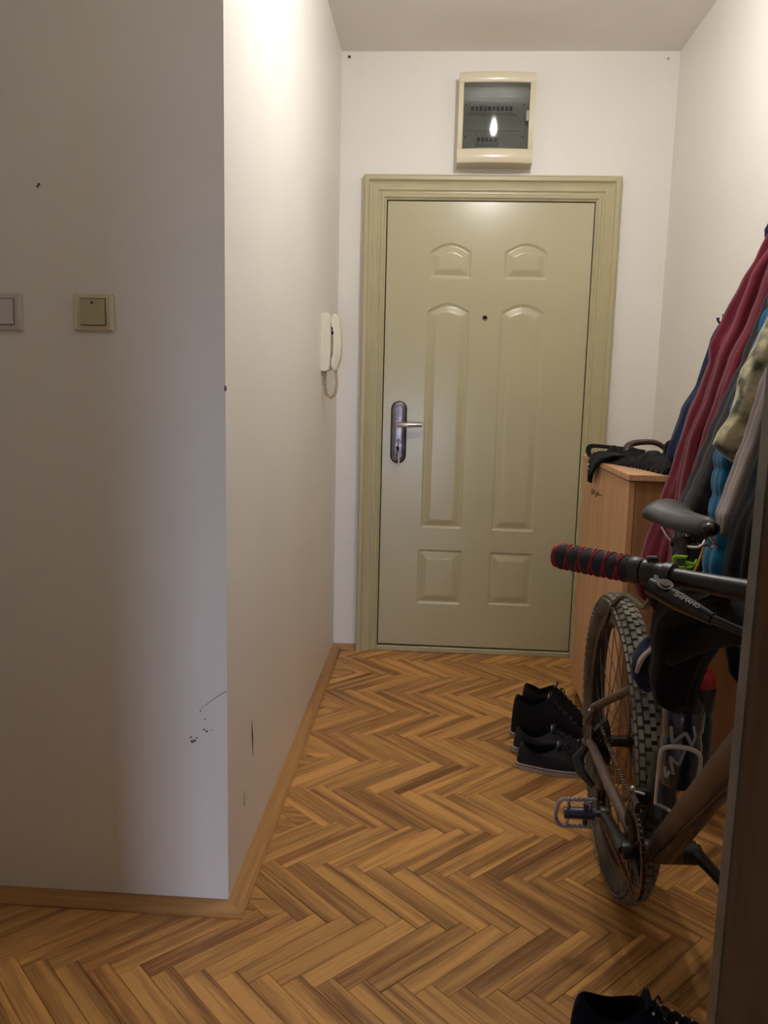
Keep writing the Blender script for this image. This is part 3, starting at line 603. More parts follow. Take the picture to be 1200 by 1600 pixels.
obj('sleeve', garment(MB(), 2.225, .03, G['ms2'], grow=0, kfold=3, amp=.08, ph=2.4), 'maroon_fleece', t, sharp=120)
t = garm('charcoal_jacket', 'charcoal quilted jacket hanging right of the maroon hoodie, behind the saddle', 'jacket', 'charcoal_quilt', 2.07, .06, 'quilt', quilt=.05, amp=.06, ph=.2)
obj('yellow_piping', MB().tube([(.675, 2.005, .93), (.668, 1.995, .88), (.655, 1.995, .82), (.645, 2.0, .79)], .0035, 6, smooth=4), 'yellow', t)
garm('teal_vest', 'teal blue quilted puffer jacket hanging between the charcoal and the camouflage garments', 'jacket', 'teal_quilt', 1.94, .05, 'teal', quilt=.12, amp=.05, ph=.9)
garm('camouflage_jacket', 'pale camouflage patterned jacket hanging high at the right, nearest the tall panel', 'jacket', 'camo_fabric', 1.81, .06, 'camo', amp=.13, ph=2.1, kfold=4)
garm('grey_scarf', 'fuzzy grey fleece scarf hanging below the camouflage jacket', 'scarf', 'grey_fleece', 1.70, .035, 'fleece', grow=.02, amp=.07)
garm('black_coat', 'long black coat, lowest and nearest of the hanging garments, beside the tall panel', 'coat', 'black_fabric', 1.58, .075, 'blackcoat', amp=.08, ph=1.2)

# ------------------------------------------------------------------ tall panel at the right edge
pn = thing('tall_wooden_panel', (.56, .475, 0), 'tall brown wooden panel along the right edge, hiding the front of the bicycle', 'panel')
obj('board', MB().box(.1885, XR - .002, .469, .482, 0, 2.1), 'panel_wood', pn, smooth=False)
obj('edge_strip', MB().box(.187, .1885, .4688, .4822, 0, 2.1), 'edge_grey', pn, smooth=False)

# ------------------------------------------------------------------ bicycle
BK = (0.476, 1.945, 0)
bk = thing('bicycle', BK, 'muddy mountain bike parked facing the viewer, rear wheel and saddle in view', 'bicycle')
H = Vector((sin(-.022), -cos(.022), 0)); R0 = Vector((H.y, -H.x, 0)); ph_ = -.035
UP = Vector((0, 0, 1)) * cos(ph_) - R0 * sin(ph_); RT = R0 * cos(ph_) + Vector((0, 0, 1)) * sin(ph_)
O0 = Vector((0.489, 1.945, 0))
def B(u, v, w=0.0): return O0 + H * u + UP * v + RT * w
def wheel(C, ax, ref, name, rear):
    C = Vector(C); R = .368; ax = Vector(ax).normalized()
    rim = obj(name, MB().revolve([(.292, -.013), (.292, .013), (.300, .0155), (.318, .0150), (.318, -.0150), (.300, -.0155), (.292, -.013)], C, ax, 72), 'rim', bk)
    obj('tyre', MB().revolve([(.312, .014), (.318, .021), (.330, .0275), (.345, .0285), (.357, .022), (.3635, .010), (.365, 0), (.3635, -.010), (.357, -.022), (.345, -.0285), (.330, -.0275), (.318, -.021), (.312, -.014)], C, ax, 96), 'rubber', rim)
    e1 = (Vector((0, 0, 1)) - ax * ax.z).normalized(); e2 = ax.cross(e1); tr = MB(); N_ = 84
    for k in range(N_):
        for (off, lat, r, hw, hl) in ((0, -.0062, .3650, .0056, .0095), (.5, .0062, .3650, .0056, .0095), (.4, -.0175, .3605, .0052, .0098), (.1, .0175, .3605, .0052, .0098), (.9, -.0258, .350, .003, .010), (.6, .0258, .350, .003, .010)):
            a = 2 * pi * (k + off) / N_; d = e1 * cos(a) + e2 * sin(a); tg = -e1 * sin(a) + e2 * cos(a)
            tilt = math.atan2(lat, .028) * .9 if abs(lat) > .01 else 0
            nn = (d * cos(tilt) + ax * sin(tilt)).normalized(); sd = tg.cross(nn).normalized()
            mx = Matrix((sd, tg, nn)).transposed().to_4x4(); mx.translation = C + d * r + ax * lat
            tr.box(-hw, hw, -hl, hl, -.003, .0035, 0, mx)
    o = obj('tread_knobs', tr, 'tread', rim, smooth=False); o['kind'] = 'stuff'
    for k in range(32):
        a = 2 * pi * k / 32; s_ = 1 if k % 2 else -1; tw = .42 if (k // 2) % 2 else -.42
        d = e1 * cos(a) + e2 * sin(a); d2 = e1 * cos(a + tw) + e2 * sin(a + tw)
        obj('spoke', MB().tube([C + d2 * .026 + ax * s_ * (.031), C + d * .296 + ax * s_ * .003], .0011, 5), 'steel', rim)
    obj('hub', MB().revolve([(0, -.062), (.009, -.062), (.009, -.036), (.029, -.033), (.029, -.028), (.015, -.022), (.013, 0), (.015, .022), (.029, .028), (.029, .033), (.009, .036), (.009, .066), (0, .066)], C, ax, 28), 'dark_metal', rim)
    dd = MB(); rr_ = .082
    dd.revolve([(.068, -.001), (rr_, -.001), (rr_, .001), (.068, .001), (.068, -.001)], C - ax * .047, ax, 48)
    for k in range(6):
        a = 2 * pi * k / 6; d = e1 * cos(a) + e2 * sin(a); d2 = e1 * cos(a + .5) + e2 * sin(a + .5); dd.tube([C - ax * .047 + d2 * .014, C - ax * .047 + d * .07], .004, 6)
    obj('brake_disc', dd, 'steel', rim)
    return rim
AXR = B(0, 0, 1) - B(0, 0, 0)      # towards the bike's own right (drive side)
RH = B(0, .369, 0); rw = wheel(RH, AXR, None, 'rear_wheel', True)
cs = MB()
for i in range(9):
    r = .024 + .0042 * i; n = 12 + 2 * i; prof_ = []; c = RH + AXR * (.058 - .0042 * i)
    e1 = (Vector((0, 0, 1)) - AXR * AXR.z).normalized(); e2 = AXR.cross(e1); ring = []
    for k in range(2 * n):
        a = pi * k / n; rr_ = r + (.0025 if k % 2 else -.0022); ring.append(e1 * cos(a) * rr_ + e2 * sin(a) * rr_)
    cs.loft([[c + p for p in ring], [c + p + AXR * .0019 for p in ring]])
obj('cassette', cs, 'dark_metal', rw, smooth=False)
# steered front end
SH = Vector((-.22, -.975, 0)).normalized(); SR = Vector((SH.y, -SH.x, 0))
FA = Vector((.52, .875, .369)); wheel(FA, SR, None, 'front_wheel', False)
# frame
BBc = Vector((.467, 1.505, .338)); HL = Vector((.472, 1.095, .79)); HTp = Vector((.476, 1.14, .90)); ST = Vector((.512, 1.66, .735))
fr = MB()
fr.tube([BBc + Vector((0, -.01, .012)), BBc.lerp(HL, .5), HL], [.029, .0285, .026], 20)
fr.tube([ST + Vector((0, 0, -.03)), ST.lerp(HTp, .5) + Vector((0, 0, .004)), HTp + Vector((0, 0, -.02))], [.0155, .017, .019], 16)
fr.tube([HL + Vector((0, -.012, -.035)), HTp + Vector((0, .004, .012))], .024, 18)
fr.tube([BBc, ST], [.019, .0175], 16)
fr.tube([BBc - AXR * .037, BBc + AXR * .037], .023, 18)
for s_ in (1, -1):
    dk = B(.02, .405, .070 * s_); dp = B(0, .369, .067 * s_)
    dx = Vector(((1 - s_) * .065, 0, 0)); dx2 = Vector(((1 - s_) * .04, 0, 0)); dx3 = Vector(((1 - s_) * .015, 0, 0))
    fr.tube([B(-.004, .372, .066 * s_), B(-.004, .42, .066 * s_), Vector((.4095, 1.925, .462)) + dx], .0095, 12)
    fr.tube([Vector((.4095, 1.925, .462)) + dx, Vector((.455, 1.74, .585)) + dx2, Vector((.487, 1.640, .655)) + dx3], [.0100, .0098, .010], 12).ball(Vector((.4095, 1.925, .462)) + dx, .0100, 8)
    fr.tube([B(0, .365, .066 * s_), B(.05, .372, .066 * s_), B(.20, .362, .060 * s_), B(.36, .348, .045 * s_), BBc + AXR * .03 * s_], [.010, .011, .012, .013, .013], 12, smooth=3)
    mx = Matrix((H, RT, UP)).transposed().to_4x4(); mx.translation = dp
    fr.box(-.018, .022, -.003, .003, -.018, .045, .002, mx)
obj('frame', fr, 'bike_frame', bk)
obj('dropout_bolt', MB().ball(Vector((.398, 1.915, .458)), .0045, 6).ball(B(-.012, .33, .085), .005, 6), 'chrome', bk)
obj('seat_post', MB().tube([ST - (ST - BBc).normalized() * .05, ST + Vector((.004, .012, .10)), Vector((.522, 1.69, .925))], .0150, 16), 'bike_black', bk)
sc = obj('seat_clamp', MB().tube([ST + Vector((.0, .002, .005)), ST + Vector((.001, .006, .028))], .020, 18), 'bike_black', bk)
lm = MB(); gc = Vector((.500, 1.645, .888))
for i in range(2): pass
lm.tube([gc + Vector((-.012, -.006, .012)), gc + Vector((.012, -.006, .012)), gc + Vector((.012, -.006, -.010)), gc + Vector((-.012, -.006, -.010)), gc + Vector((-.012, -.006, .012))], .0042, 8)
lm.tube([gc + Vector((.012, -.006, .0)), gc + Vector((.03, -.004, -.003)), gc + Vector((.036, .0, .006))], [.005, .004, .003], 8)
lm.tube([gc + Vector((-.012, -.006, -.012)), gc + Vector((.0, -.004, -.016)), gc + Vector((.03, .004, -.010))], [.004, .004, .003], 8)
obj('lime_strap', lm, 'lime', bk)['label'] = 'lime green rubber strap on the seat post'
# saddle, twisted on its post: long axis from rear (left in view) to nose
sr_, sn = Vector((.499, 1.80, .962)), Vector((.562, 1.635, .962)); sd = (sn - sr_); Ls = sd.length; sd.normalize(); sl = Vector((sd.y, -sd.x, 0)).normalized(); rings = []
for i in range(25):
    t = i / 24; wd = (.052 * (1 - t) ** 1.3 + .019) * min(1, (t * 9 + .02)) ** .5 * min(1, (1 - t) * 8 + .02) ** .5
    th = (.025 + .009 * (1 - t)) * min(1, (t * 8 + .05)) ** .5 * min(1, (1 - t) * 8 + .06) ** .5
    c = sr_ + sd * Ls * t + Vector((0, 0, .018 * (1 - t) ** 2 - .006 * sin(pi * t) + .006)); ring = []
    for k in range(24):
        a = 2 * pi * k / 24; s_, c_ = sin(a), cos(a)
        ring.append(c + sl * wd * c_ + Vector((0, 0, th * s_ * (.62 if s_ > 0 else 1.0) - (.012 * abs(c_) ** 2 if s_ > -.3 else .0))))
    rings.append(ring)
sad = obj('saddle', MB().loft(rings), 'saddle', bk, sharp=80)
obj('saddle_rails', MB().tube([sr_ + sd * .05 + sl * .03 + Vector((0, 0, -.018)), sr_ + sd * .08 + sl * .022 + Vector((0, 0, -.045)), sr_ + sd * .16 + sl * .02 + Vector((0, 0, -.042)), sn - sd * .02 + Vector((0, 0, -.016))], .0035, 8, smooth=4)
    .tube([sr_ + sd * .05 - sl * .03 + Vector((0, 0, -.018)), sr_ + sd * .08 - sl * .022 + Vector((0, 0, -.045)), sr_ + sd * .16 - sl * .02 + Vector((0, 0, -.042)), sn - sd * .02 + Vector((0, 0, -.016))], .0035, 8, smooth=4), 'chrome', sad)
obj('post_clamp', MB().tube([Vector((.522, 1.69, .905)), Vector((.520, 1.70, .926))], .019, 14).tube([Vector((.50, 1.705, .918)), Vector((.545, 1.68, .918))], .009, 10), 'dark_metal', sad)
obj('saddle_nose_cap', MB().ball(sn + Vector((-.006, .014, -.004)), .021, 8, (1, 1.2, .8)), 'gloss_black', sad)
# cranks, chainring, pedals
a_ = 3.28
def crank(t, w, s_):
    e = B(.44, .345, 0) + (H * cos(t) + UP * sin(t)) * .172 + AXR * w
    return e
ce = crank(a_, .078, 1); ce2 = crank(a_ + pi, -.078, 1)
RC = BBc + AXR * .052
cg = MB(); e1 = H.copy(); e2 = UP.copy()
rr1 = .084; cg.revolve([(.066, -.0015), (rr1, -.0015), (rr1, .0015), (.066, .0015), (.066, -.0015)], RC, AXR, 64)
for k in range(42):
    a = 2 * pi * k / 42; d = e1 * cos(a) + e2 * sin(a); tg = -e1 * sin(a) + e2 * cos(a); mx = Matrix((tg, d, AXR)).transposed().to_4x4(); mx.translation = RC + d * (rr1 + .002); cg.box(-.0022, .0022, -.004, .004, -.001, .001, 0, mx)
for k in range(5):
    a = a_ + 2 * pi * k / 5; d = e1 * cos(a) + e2 * sin(a); cg.tube([RC, RC + d * .074], [.012, .006], 8, flat=.5)
cg.revolve([(.048, -.010), (.063, -.010), (.063, -.007), (.048, -.007), (.048, -.010)], RC, AXR, 48)
ring_ = obj('chainring', cg, 'dark_metal', bk, smooth=False)
def carm(p0, p1, n_): obj(n_, MB().tube([p0, p0.lerp(p1, .5), p1], [.0165, .0135, .0125], 14, flat=.62).revolve([(0, -.009), (.016, -.009), (.0175, 0), (.016, .009), (0, .009)], p0, AXR, 20).revolve([(0, -.008), (.0135, -.008), (.015, 0), (.0135, .008), (0, .008)], p1, AXR, 18), 'bike_black', bk)
carm(BBc + AXR * .066, ce, 'crank_arm'); carm(BBc - AXR * .066, ce2, 'crank_arm')
obj('bearing_cup', MB().tube([BBc - AXR * .030, BBc - AXR * .066], .0225, 18), 'bike_black', bk)
def pedal(c, sgn, tiltv):
    d = AXR * sgn; up = (UP * cos(tiltv) + H * sin(tiltv)).normalized(); fw = d.cross(up).normalized()
    pd = obj('pedal', MB().tube([c + d * .004, c + d * .022], .007, 12).tube([c + d * .022, c + d * .086], [.014, .0125], 14).tube([c + d * .04 + up * -.028, c + d * .04 + up * .028], .009, 8, flat=.6), 'pedal_body', bk)
    for s_ in (-1, 1):
        # serrated cage rails, above and below the body
        pts = []; n = 14
        for i in range(n + 1): pts.append(c + d * (.022 + .070 * i / n) + up * s_ * (.037 + (.0016 if i % 2 else -.0012)) + fw * .0)
        end = [c + d * (.098) + up * s_ * .030 + fw * 0, c + d * .103 + up * s_ * .015, c + d * .104]
        obj('pedal_cage', MB().tube(pts + end, .0030, 6, flat=1.6), 'pedal_metal', pd)
    for q in (.032, .080):
        obj('pedal_plate', MB().tube([c + d * q - up * .036, c + d * (q - .004) - up * .016 + fw * .003, c + d * (q - .004) + up * .016 + fw * .003, c + d * q + up * .036], .0048, 8, flat=.8), 'pedal_metal', pd)
pedal(ce, 1, .25); pedal(ce2, -1, .25)
# chain: upper and lower runs with wraps
def chainpath():
    P = []; cR = .084; cC = .034; Cc = RH + AXR * .040
    for i in range(15):   # round the chainring from bottom to top
        a = -pi / 2 - .2 + (pi + .25) * i / 14; P.append(RC + (H * cos(a) + UP * sin(a)) * cR)
    for i in range(7):
        a = pi / 2 + (pi * .75) * i / 6; P.append(Cc + (H * cos(a) + UP * sin(a)) * cC)
    P.append(B(.030, .30, .045)); P.append(B(.045, .255, .045)); P.append(B(.04, .205, .045)); P.append(B(.058, .19, .046)); P.append(B(.078, .205, .047)); P.append(P[0]); return P
P = chainpath(); L = []; acc = 0; ch = MB(); st = .0127; k = 0; pos = 0.0
seglen = [(P[i + 1] - P[i]).length for i in range(len(P) - 1)]; tot = sum(seglen); nl = int(tot / st)
for n in range(nl):
    s_ = n * st; i = 0
    while i < len(seglen) - 1 and s_ > seglen[i]: s_ -= seglen[i]; i += 1
    p = P[i].lerp(P[i + 1], s_ / seglen[i]); T = (P[i + 1] - P[i]).normalized(); nn = AXR.cross(T).normalized(); sd2 = T.cross(nn)
    mx = Matrix((T, sd2, nn)).transposed().to_4x4(); mx.translation = p; wv = .0038 if n % 2 else .0026
    for q in (-1, 1): ch.box(-.0075, .0075, q * wv - .0006, q * wv + .0006, -.0042, .0042, .0012, mx)
    ch.tube([p - sd2 * wv, p + sd2 * wv], .0026, 6)
o = obj('chain', ch, 'chain', bk, smooth=False); o['kind'] = 'stuff'
dr = obj('rear_derailleur', MB().tube([B(-.008, .345, .075), B(-.015, .315, .092), B(.01, .29, .088), B(.03, .262, .06)], [.009, .014, .012, .007], 12).tube([B(.045, .262, .053), B(.06, .20, .053)], [.013, .010], 10, flat=.35).tube([B(.045, .262, .037), B(.06, .20, .037)], [.013, .010], 10, flat=.35), 'bike_black', bk)
for v in ((.045, .258), (.060, .203)): obj('jockey_wheel', MB().revolve([(0, -.004), (.019, -.004), (.020, 0), (.019, .004), (0, .004)], B(v[0], v[1], .045), AXR, 16), 'dark_metal', dr)
obj('derailleur_cable', MB().tube([B(-.02, .31, .095), B(-.055, .33, .085), B(-.05, .37, .075), B(.02, .43, .078), B(.08, .485, .07)], .0025, 7, smooth=6), 'gloss_black', bk)
obj('front_derailleur', MB().box(-.008, .03, -.008, .010, -.014, .016, .004, Matrix.Translation(BBc + AXR * .05 + Vector((0, .035, .095)))).tube([BBc + AXR * .05 + Vector((0, .10, .06)), BBc + AXR * .052 + Vector((0, .05, .098)), BBc + AXR * .052 + Vector((0, -.01, .095))], .006, 8, flat=2).tube([BBc + Vector((0, .035, .095)), BBc + Vector((.003, .04, .14))], .026, 16), 'bike_black', bk)
obj('derailleur_screw', MB().tube([BBc + AXR * .055 + Vector((0, .018, .115)), BBc + AXR * .035 + Vector((0, .012, .112))], .003, 8).ball(BBc + AXR * .057 + Vector((0, .02, .12)), .0055, 6).tube([BBc + AXR * .05 + Vector((0, .0, .10)), BBc + AXR * .045 + Vector((0, -.005, .085))], .003, 8), 'chrome', bk)
obj('splash_guard', MB().tube([BBc + Vector((.002, .02, .06)), BBc + Vector((.006, .045, .13)), BBc + Vector((.008, .055, .18))], [.03, .027, .022], 14), 'bike_black', bk)
# fork, stem, bars
cw = Vector((.492, 1.062, .735))
fk = MB().tube([cw, HL + Vector((0, -.01, -.03))], .02, 14).tube([cw - SR * .055, cw + SR * .055], [.02, .02], 12)
for s_ in (-1, 1): fk.tube([cw + SR * .053 * s_ + Vector((0, 0, .01)), (cw + FA) / 2 + SR * .055 * s_ + SH * .01, FA + SR * .058 * s_ + SH * .0], [.017, .019, .014], 14)
obj('fork', fk, 'bike_black', bk)
BC = Vector((.430, 1.02, .975)); BD = Vector((-.744, .668, 0)).normalized()
obj('stem', MB().tube([HTp + Vector((0, .0, .01)), HTp + Vector((.0, .004, .055))], .018, 14).tube([HTp + Vector((0, .002, .045)), BC], [.018, .02], 14), 'bike_black', bk)
bars = obj('handlebar', MB().tube([BC + BD * .315, BC + BD * .10, BC, BC - BD * .10, BC - BD * .315], [.0115, .0135, .0158, .0135, .0115], 16), 'bike_black', bk)
for s_ in (1, -1):
    prof2 = []; n = 60
    for i in range(n + 1):
        t = i / n; r = .0155 + .0035 * abs(sin(pi * t * 5.5)) ** .45
        if t < .03: r = .018
        prof2.append((r, t * .122))
    e = BC + BD * s_ * .318
    g = obj('grip', MB().revolve([(0, -.001)] + prof2 + [(.012, .123)], e, -BD * s_, 24, ref=(0, 0, 1)), 'grip', bars)
    pts = []; ax = -BD * s_; u1 = Vector((0, 0, 1)); u2 = ax.cross(u1); zig = MB()
    for turn in (0, 1):
        pts = []
        for i in range(133):
            t = i / 132; a = 2 * pi * 5.5 * t * (1 if turn == 0 else -1) + 1.2; r = .0158 + .0035 * abs(sin(pi * t * 5.5)) ** .45
            pts.append(e + ax * (.004 + .114 * t) + (u1 * cos(a) + u2 * sin(a)) * r)
        zig.tube(pts, .0017, 5)
    obj('grip_wrap', zig.revolve([(0, -.004), (.014, -.004), (.0185, -.001), (.0185, .004), (.017, .006)], e, ax, 20), 'red_rubber', bars)
    obj('grip_clamp', MB().revolve([(.012, .122), (.0185, .122), (.0195, .126), (.0195, .136), (.0175, .14), (.012, .14)], e, ax, 20), 'bike_black', bars)
    c2 = BC + BD * s_ * .155
    obj('shifter_clamp', MB().revolve([(.012, -.02), (.0185, -.02), (.019, -.008), (.0165, -.004), (.0165, .008), (.019, .010), (.019, .022), (.012, .022)], c2, ax, 18).box(-.008, .008, -.006, .006, 0, .024, .002, Matrix.Translation(c2 - BD * s_ * -.01)), 'bike_black', bars)
    la = c2 + Vector((0, 0, -.012)) + SH * .028 + BD * s_ * .012; lb = la - BD * s_ * .088 + Vector((.0, .0, -.024)) + SH * .012; lc = lb - BD * s_ * .06 + Vector((0, 0, -.012))
    lv = obj('brake_lever', MB().tube([la, la.lerp(lb, .5), lb], [.0125, .0135, .009], 14).tube([lb, lc], [.007, .005], 10).tube([c2, la.lerp(lb, .15)], [.012, .010], 10), 'gloss_black', bars)
    obj('reservoir_cap', MB().revolve([(0, .0165), (.006, .0165), (.0065, .0150), (.011, .0150), (.012, .013), (.012, .006)], la.lerp(lb, .22), (Vector((0, -.45, .9)) + SH * .0), 20), 'dark_metal', lv)
    if s_ == 1: LVA, LVB, LVo = la, lb, lv
def lettering(text, origin, xdir, normal, size, m, parent, name='lettering'):
    cu_ = bpy.data.curves.new(name, 'FONT'); cu_.body = text; cu_.size = size; cu_.extrude = .0003; cu_.align_x = 'CENTER'; cu_.align_y = 'CENTER'
    to = bpy.data.objects.new('tmp', cu_); COL.objects.link(to); dg = bpy.context.evaluated_depsgraph_get(); dg.update(); me = bpy.data.meshes.new_from_object(to.evaluated_get(dg)); bpy.data.objects.remove(to)
    x = Vector(xdir).normalized(); n = Vector(normal); n = (n - x * n.dot(x)).normalized(); y = n.cross(x); mx = Matrix((x, y, n)).transposed().to_4x4(); mx.translation = Vector(origin) - wloc(parent)
    me.transform(mx); me.materials.clear(); me.materials.append(M[m]); o = bpy.data.objects.new(name, me); COL.objects.link(o); o.parent = parent; return o
lnorm = Vector((-.25, -.75, .6)).normalized(); lx = (LVB - LVA).normalized()
lettering('SHIMANO', LVA.lerp(LVB, .60) + lnorm * .0150, lx, lnorm, .0085, 'white_print', LVo)
# hoses and cables
obj('brake_hose', MB().tube([Vector((.33, 1.10, .96)), Vector((.36, 1.30, .90)), Vector((.395, 1.48, .835)), Vector((.425, 1.66, .800)), Vector((.440, 1.82, .772)), Vector((.437, 1.92, .72)), Vector((.432, 1.95, .67))], [.004, .005, .006, .0065, .0065, .006, .004], 10, smooth=6), 'gloss_black', bk)
obj('cable', MB().tube([Vector((.44, 1.07, .95)), Vector((.40, .98, .92)), Vector((.42, .98, .84)), Vector((.46, 1.04, .78)), BBc + Vector((-.02, -.06, .035)), BBc + Vector((-.01, .0, -.02))], .0025, 7, smooth=8), 'gloss_black', bk)
# bottle cage
cg_ = MB(); yb3 = 1.376
cg_.tube([(.4135, 1.385, .500), (.4125, 1.380, .56), (.413, yb3, .600), (.420, yb3 - .004, .612), (.440, yb3 - .010, .617), (.462, yb3 - .008, .613), (.478, yb3 - .002, .602), (.484, yb3 + .002, .585), (.480, 1.375, .545), (.470, 1.35, .500), (.466, 1.345, .475)], [.0031, .0031, .0033, .0038, .0042, .0042, .004, .0033, .0031, .003, .003], 10, smooth=5)
cg_.tube([(.4135, 1.385, .500), (.44, 1.40, .483), (.465, 1.355, .478)], .003, 8, smooth=4)
obj('bottle_cage', cg_, 'white_metal', bk)['label'] = 'white wire bottle cage'
# bottles
def bottle(name, x, y, z0, z1, r, body, cap, lab, print_):
    t = thing(name, (x, y, z0), lab, 'water bottle')
    hgt = z1 - z0
    obj('bottle_body', MB().revolve([(0, 0), (r * .85, 0), (r, .008), (r, hgt * .45), (r * .93, hgt * .5), (r * .93, hgt * .56), (r, hgt * .6), (r, hgt * .78), (r * .9, hgt * .82)], (x, y, z0), (0, 0, 1), 32), body, t)
    obj('bottle_cap', MB().revolve([(r * .92, hgt * .81), (r * .94, hgt * .83), (r * .92, hgt * .9), (r * .6, hgt * .97), (r * .3, hgt), (0, hgt)], (x, y, z0), (0, 0, 1), 32), cap, t)
    if print_:
        def on(a, z, k=1.0): return Vector((x + (r + .0006) * cos(a), y + (r + .0006) * sin(a), z0 + z))
        def strip(pts, wd=.0032):
            mb = MB()
            for (a0, h0), (a1, h1) in zip(pts, pts[1:]):
                d = Vector(((a1 - a0) * r, h1 - h0)).normalized(); nn = (-d.y * wd, d.x * wd); N4 = 6; rg = []
                for i in range(N4 + 1):
                    a = a0 + (a1 - a0) * i / N4; h = h0 + (h1 - h0) * i / N4; rg.append([on(a - nn[0] / r, h - nn[1]), on(a + nn[0] / r, h + nn[1])])
                mb.loft(rg, cap=False, closed=False)
            return mb
        F = -pi / 2
        obj('silver_zigzag', strip([(F - .75, .035), (F - .95, .020), (F - 1.05, .04)]), 'silver_print', t, smooth=False)
        obj('silver_zigzag', strip([(F - .55, .03), (F - .78, .062), (F - .35, .05), (F - .1, .082)], .0028), 'silver_print', t, smooth=False)
        obj('silver_zigzag', strip([(F + .2, .088), (F - .15, .112), (F - .45, .10), (F - .75, .088), (F - .85, .118)], .0032), 'silver_print', t, smooth=False)
        obj('silver_zigzag', strip([(F + .2, .088), (F + .35, .105), (F + .2, .125)], .0026), 'silver_print', t, smooth=False)
bottle('water_bottle', .463, 1.425, .522, .70, .036, 'bottle_navy', 'bottle_black', 'glossy navy water bottle with silver zigzag print in the white cage', True)
bottle('water_bottle', .507, 1.497, .528, .722, .0345, 'bottle_black', 'red_plastic', 'black water bottle with a red cap behind the navy bottle', False)

# black clothing slung over the top tube
def slung(rows, b, mb=None, kf=5, amp=.10, ph=0.0, seg=48):
    mb = mb or MB(); rings = []; n = 60
    for i in range(n + 1):
        s_ = i / n * (len(rows) - 1); k = min(int(s_), len(rows) - 2); t = s_ - k
        x, y, z, a = [rows[k][c] + (rows[k + 1][c] - rows[k][c]) * t for c in range(4)]
        tt = i / n; endf = min(1, (1 - tt) * 9 + .12) ** .5 * min(1, tt * 9 + .12) ** .5; ring = []
        for j in range(seg):
            th = 2 * pi * j / seg; fold = 1 + amp * sin(kf * th + ph + 3 * tt) + amp * .5 * sin(11 * th + 5 * tt)
            ring.append(Vector((x + a * endf * cos(th) * (1 + (fold - 1) * .5), y + b * endf * sin(th) * fold, z + .006 * sin(3 * th + ph))))
        rings.append(ring)
    return mb.loft(rings)
bc = thing('black_jacket', (.42, 1.3, .66), 'black jacket slung over the handlebar and top tube, in front of the rear tyre', 'jacket')
obj('body', slung([(.410, 1.16, .948, .045), (.415, 1.20, .925, .058), (.420, 1.25, .895, .062), (.420, 1.29, .865, .060), (.422, 1.32, .825, .056), (.424, 1.35, .78, .045), (.425, 1.375, .735, .042), (.432, 1.39, .70, .036), (.445, 1.40, .672, .022)], .040), 'black_fabric', bc, sharp=120)
obj('sleeve', MB().tube([(.372, 1.30, .90), (.42, 1.22, .93), (.445, 1.13, .925), (.45, 1.05, .93), (.46, .98, .93)], [.03, .028, .024, .020, .018], 16, smooth=5).tube([(.40, 1.33, .80), (.43, 1.24, .855), (.44, 1.15, .89), (.445, 1.08, .91)], [.024, .022, .02, .016], 16, smooth=5), 'black_fabric', bc, sharp=120)
gl = obj('navy_cuff', slung([(.402, 1.44, .785, .008), (.400, 1.445, .765, .020), (.398, 1.45, .742, .028), (.400, 1.45, .715, .028), (.408, 1.445, .690, .018)], .022, kf=3, amp=.05), 'navy_fabric', bc, sharp=120); gl['label'] = 'navy cuff with a pale grey patch'
obj('grey_patch', MB().tube([(.376, 1.428, .728), (.380, 1.422, .752), (.393, 1.418, .772), (.412, 1.412, .79)], [.006, .008, .006, .003], 8, smooth=4, flat=.6), 'sole', gl)

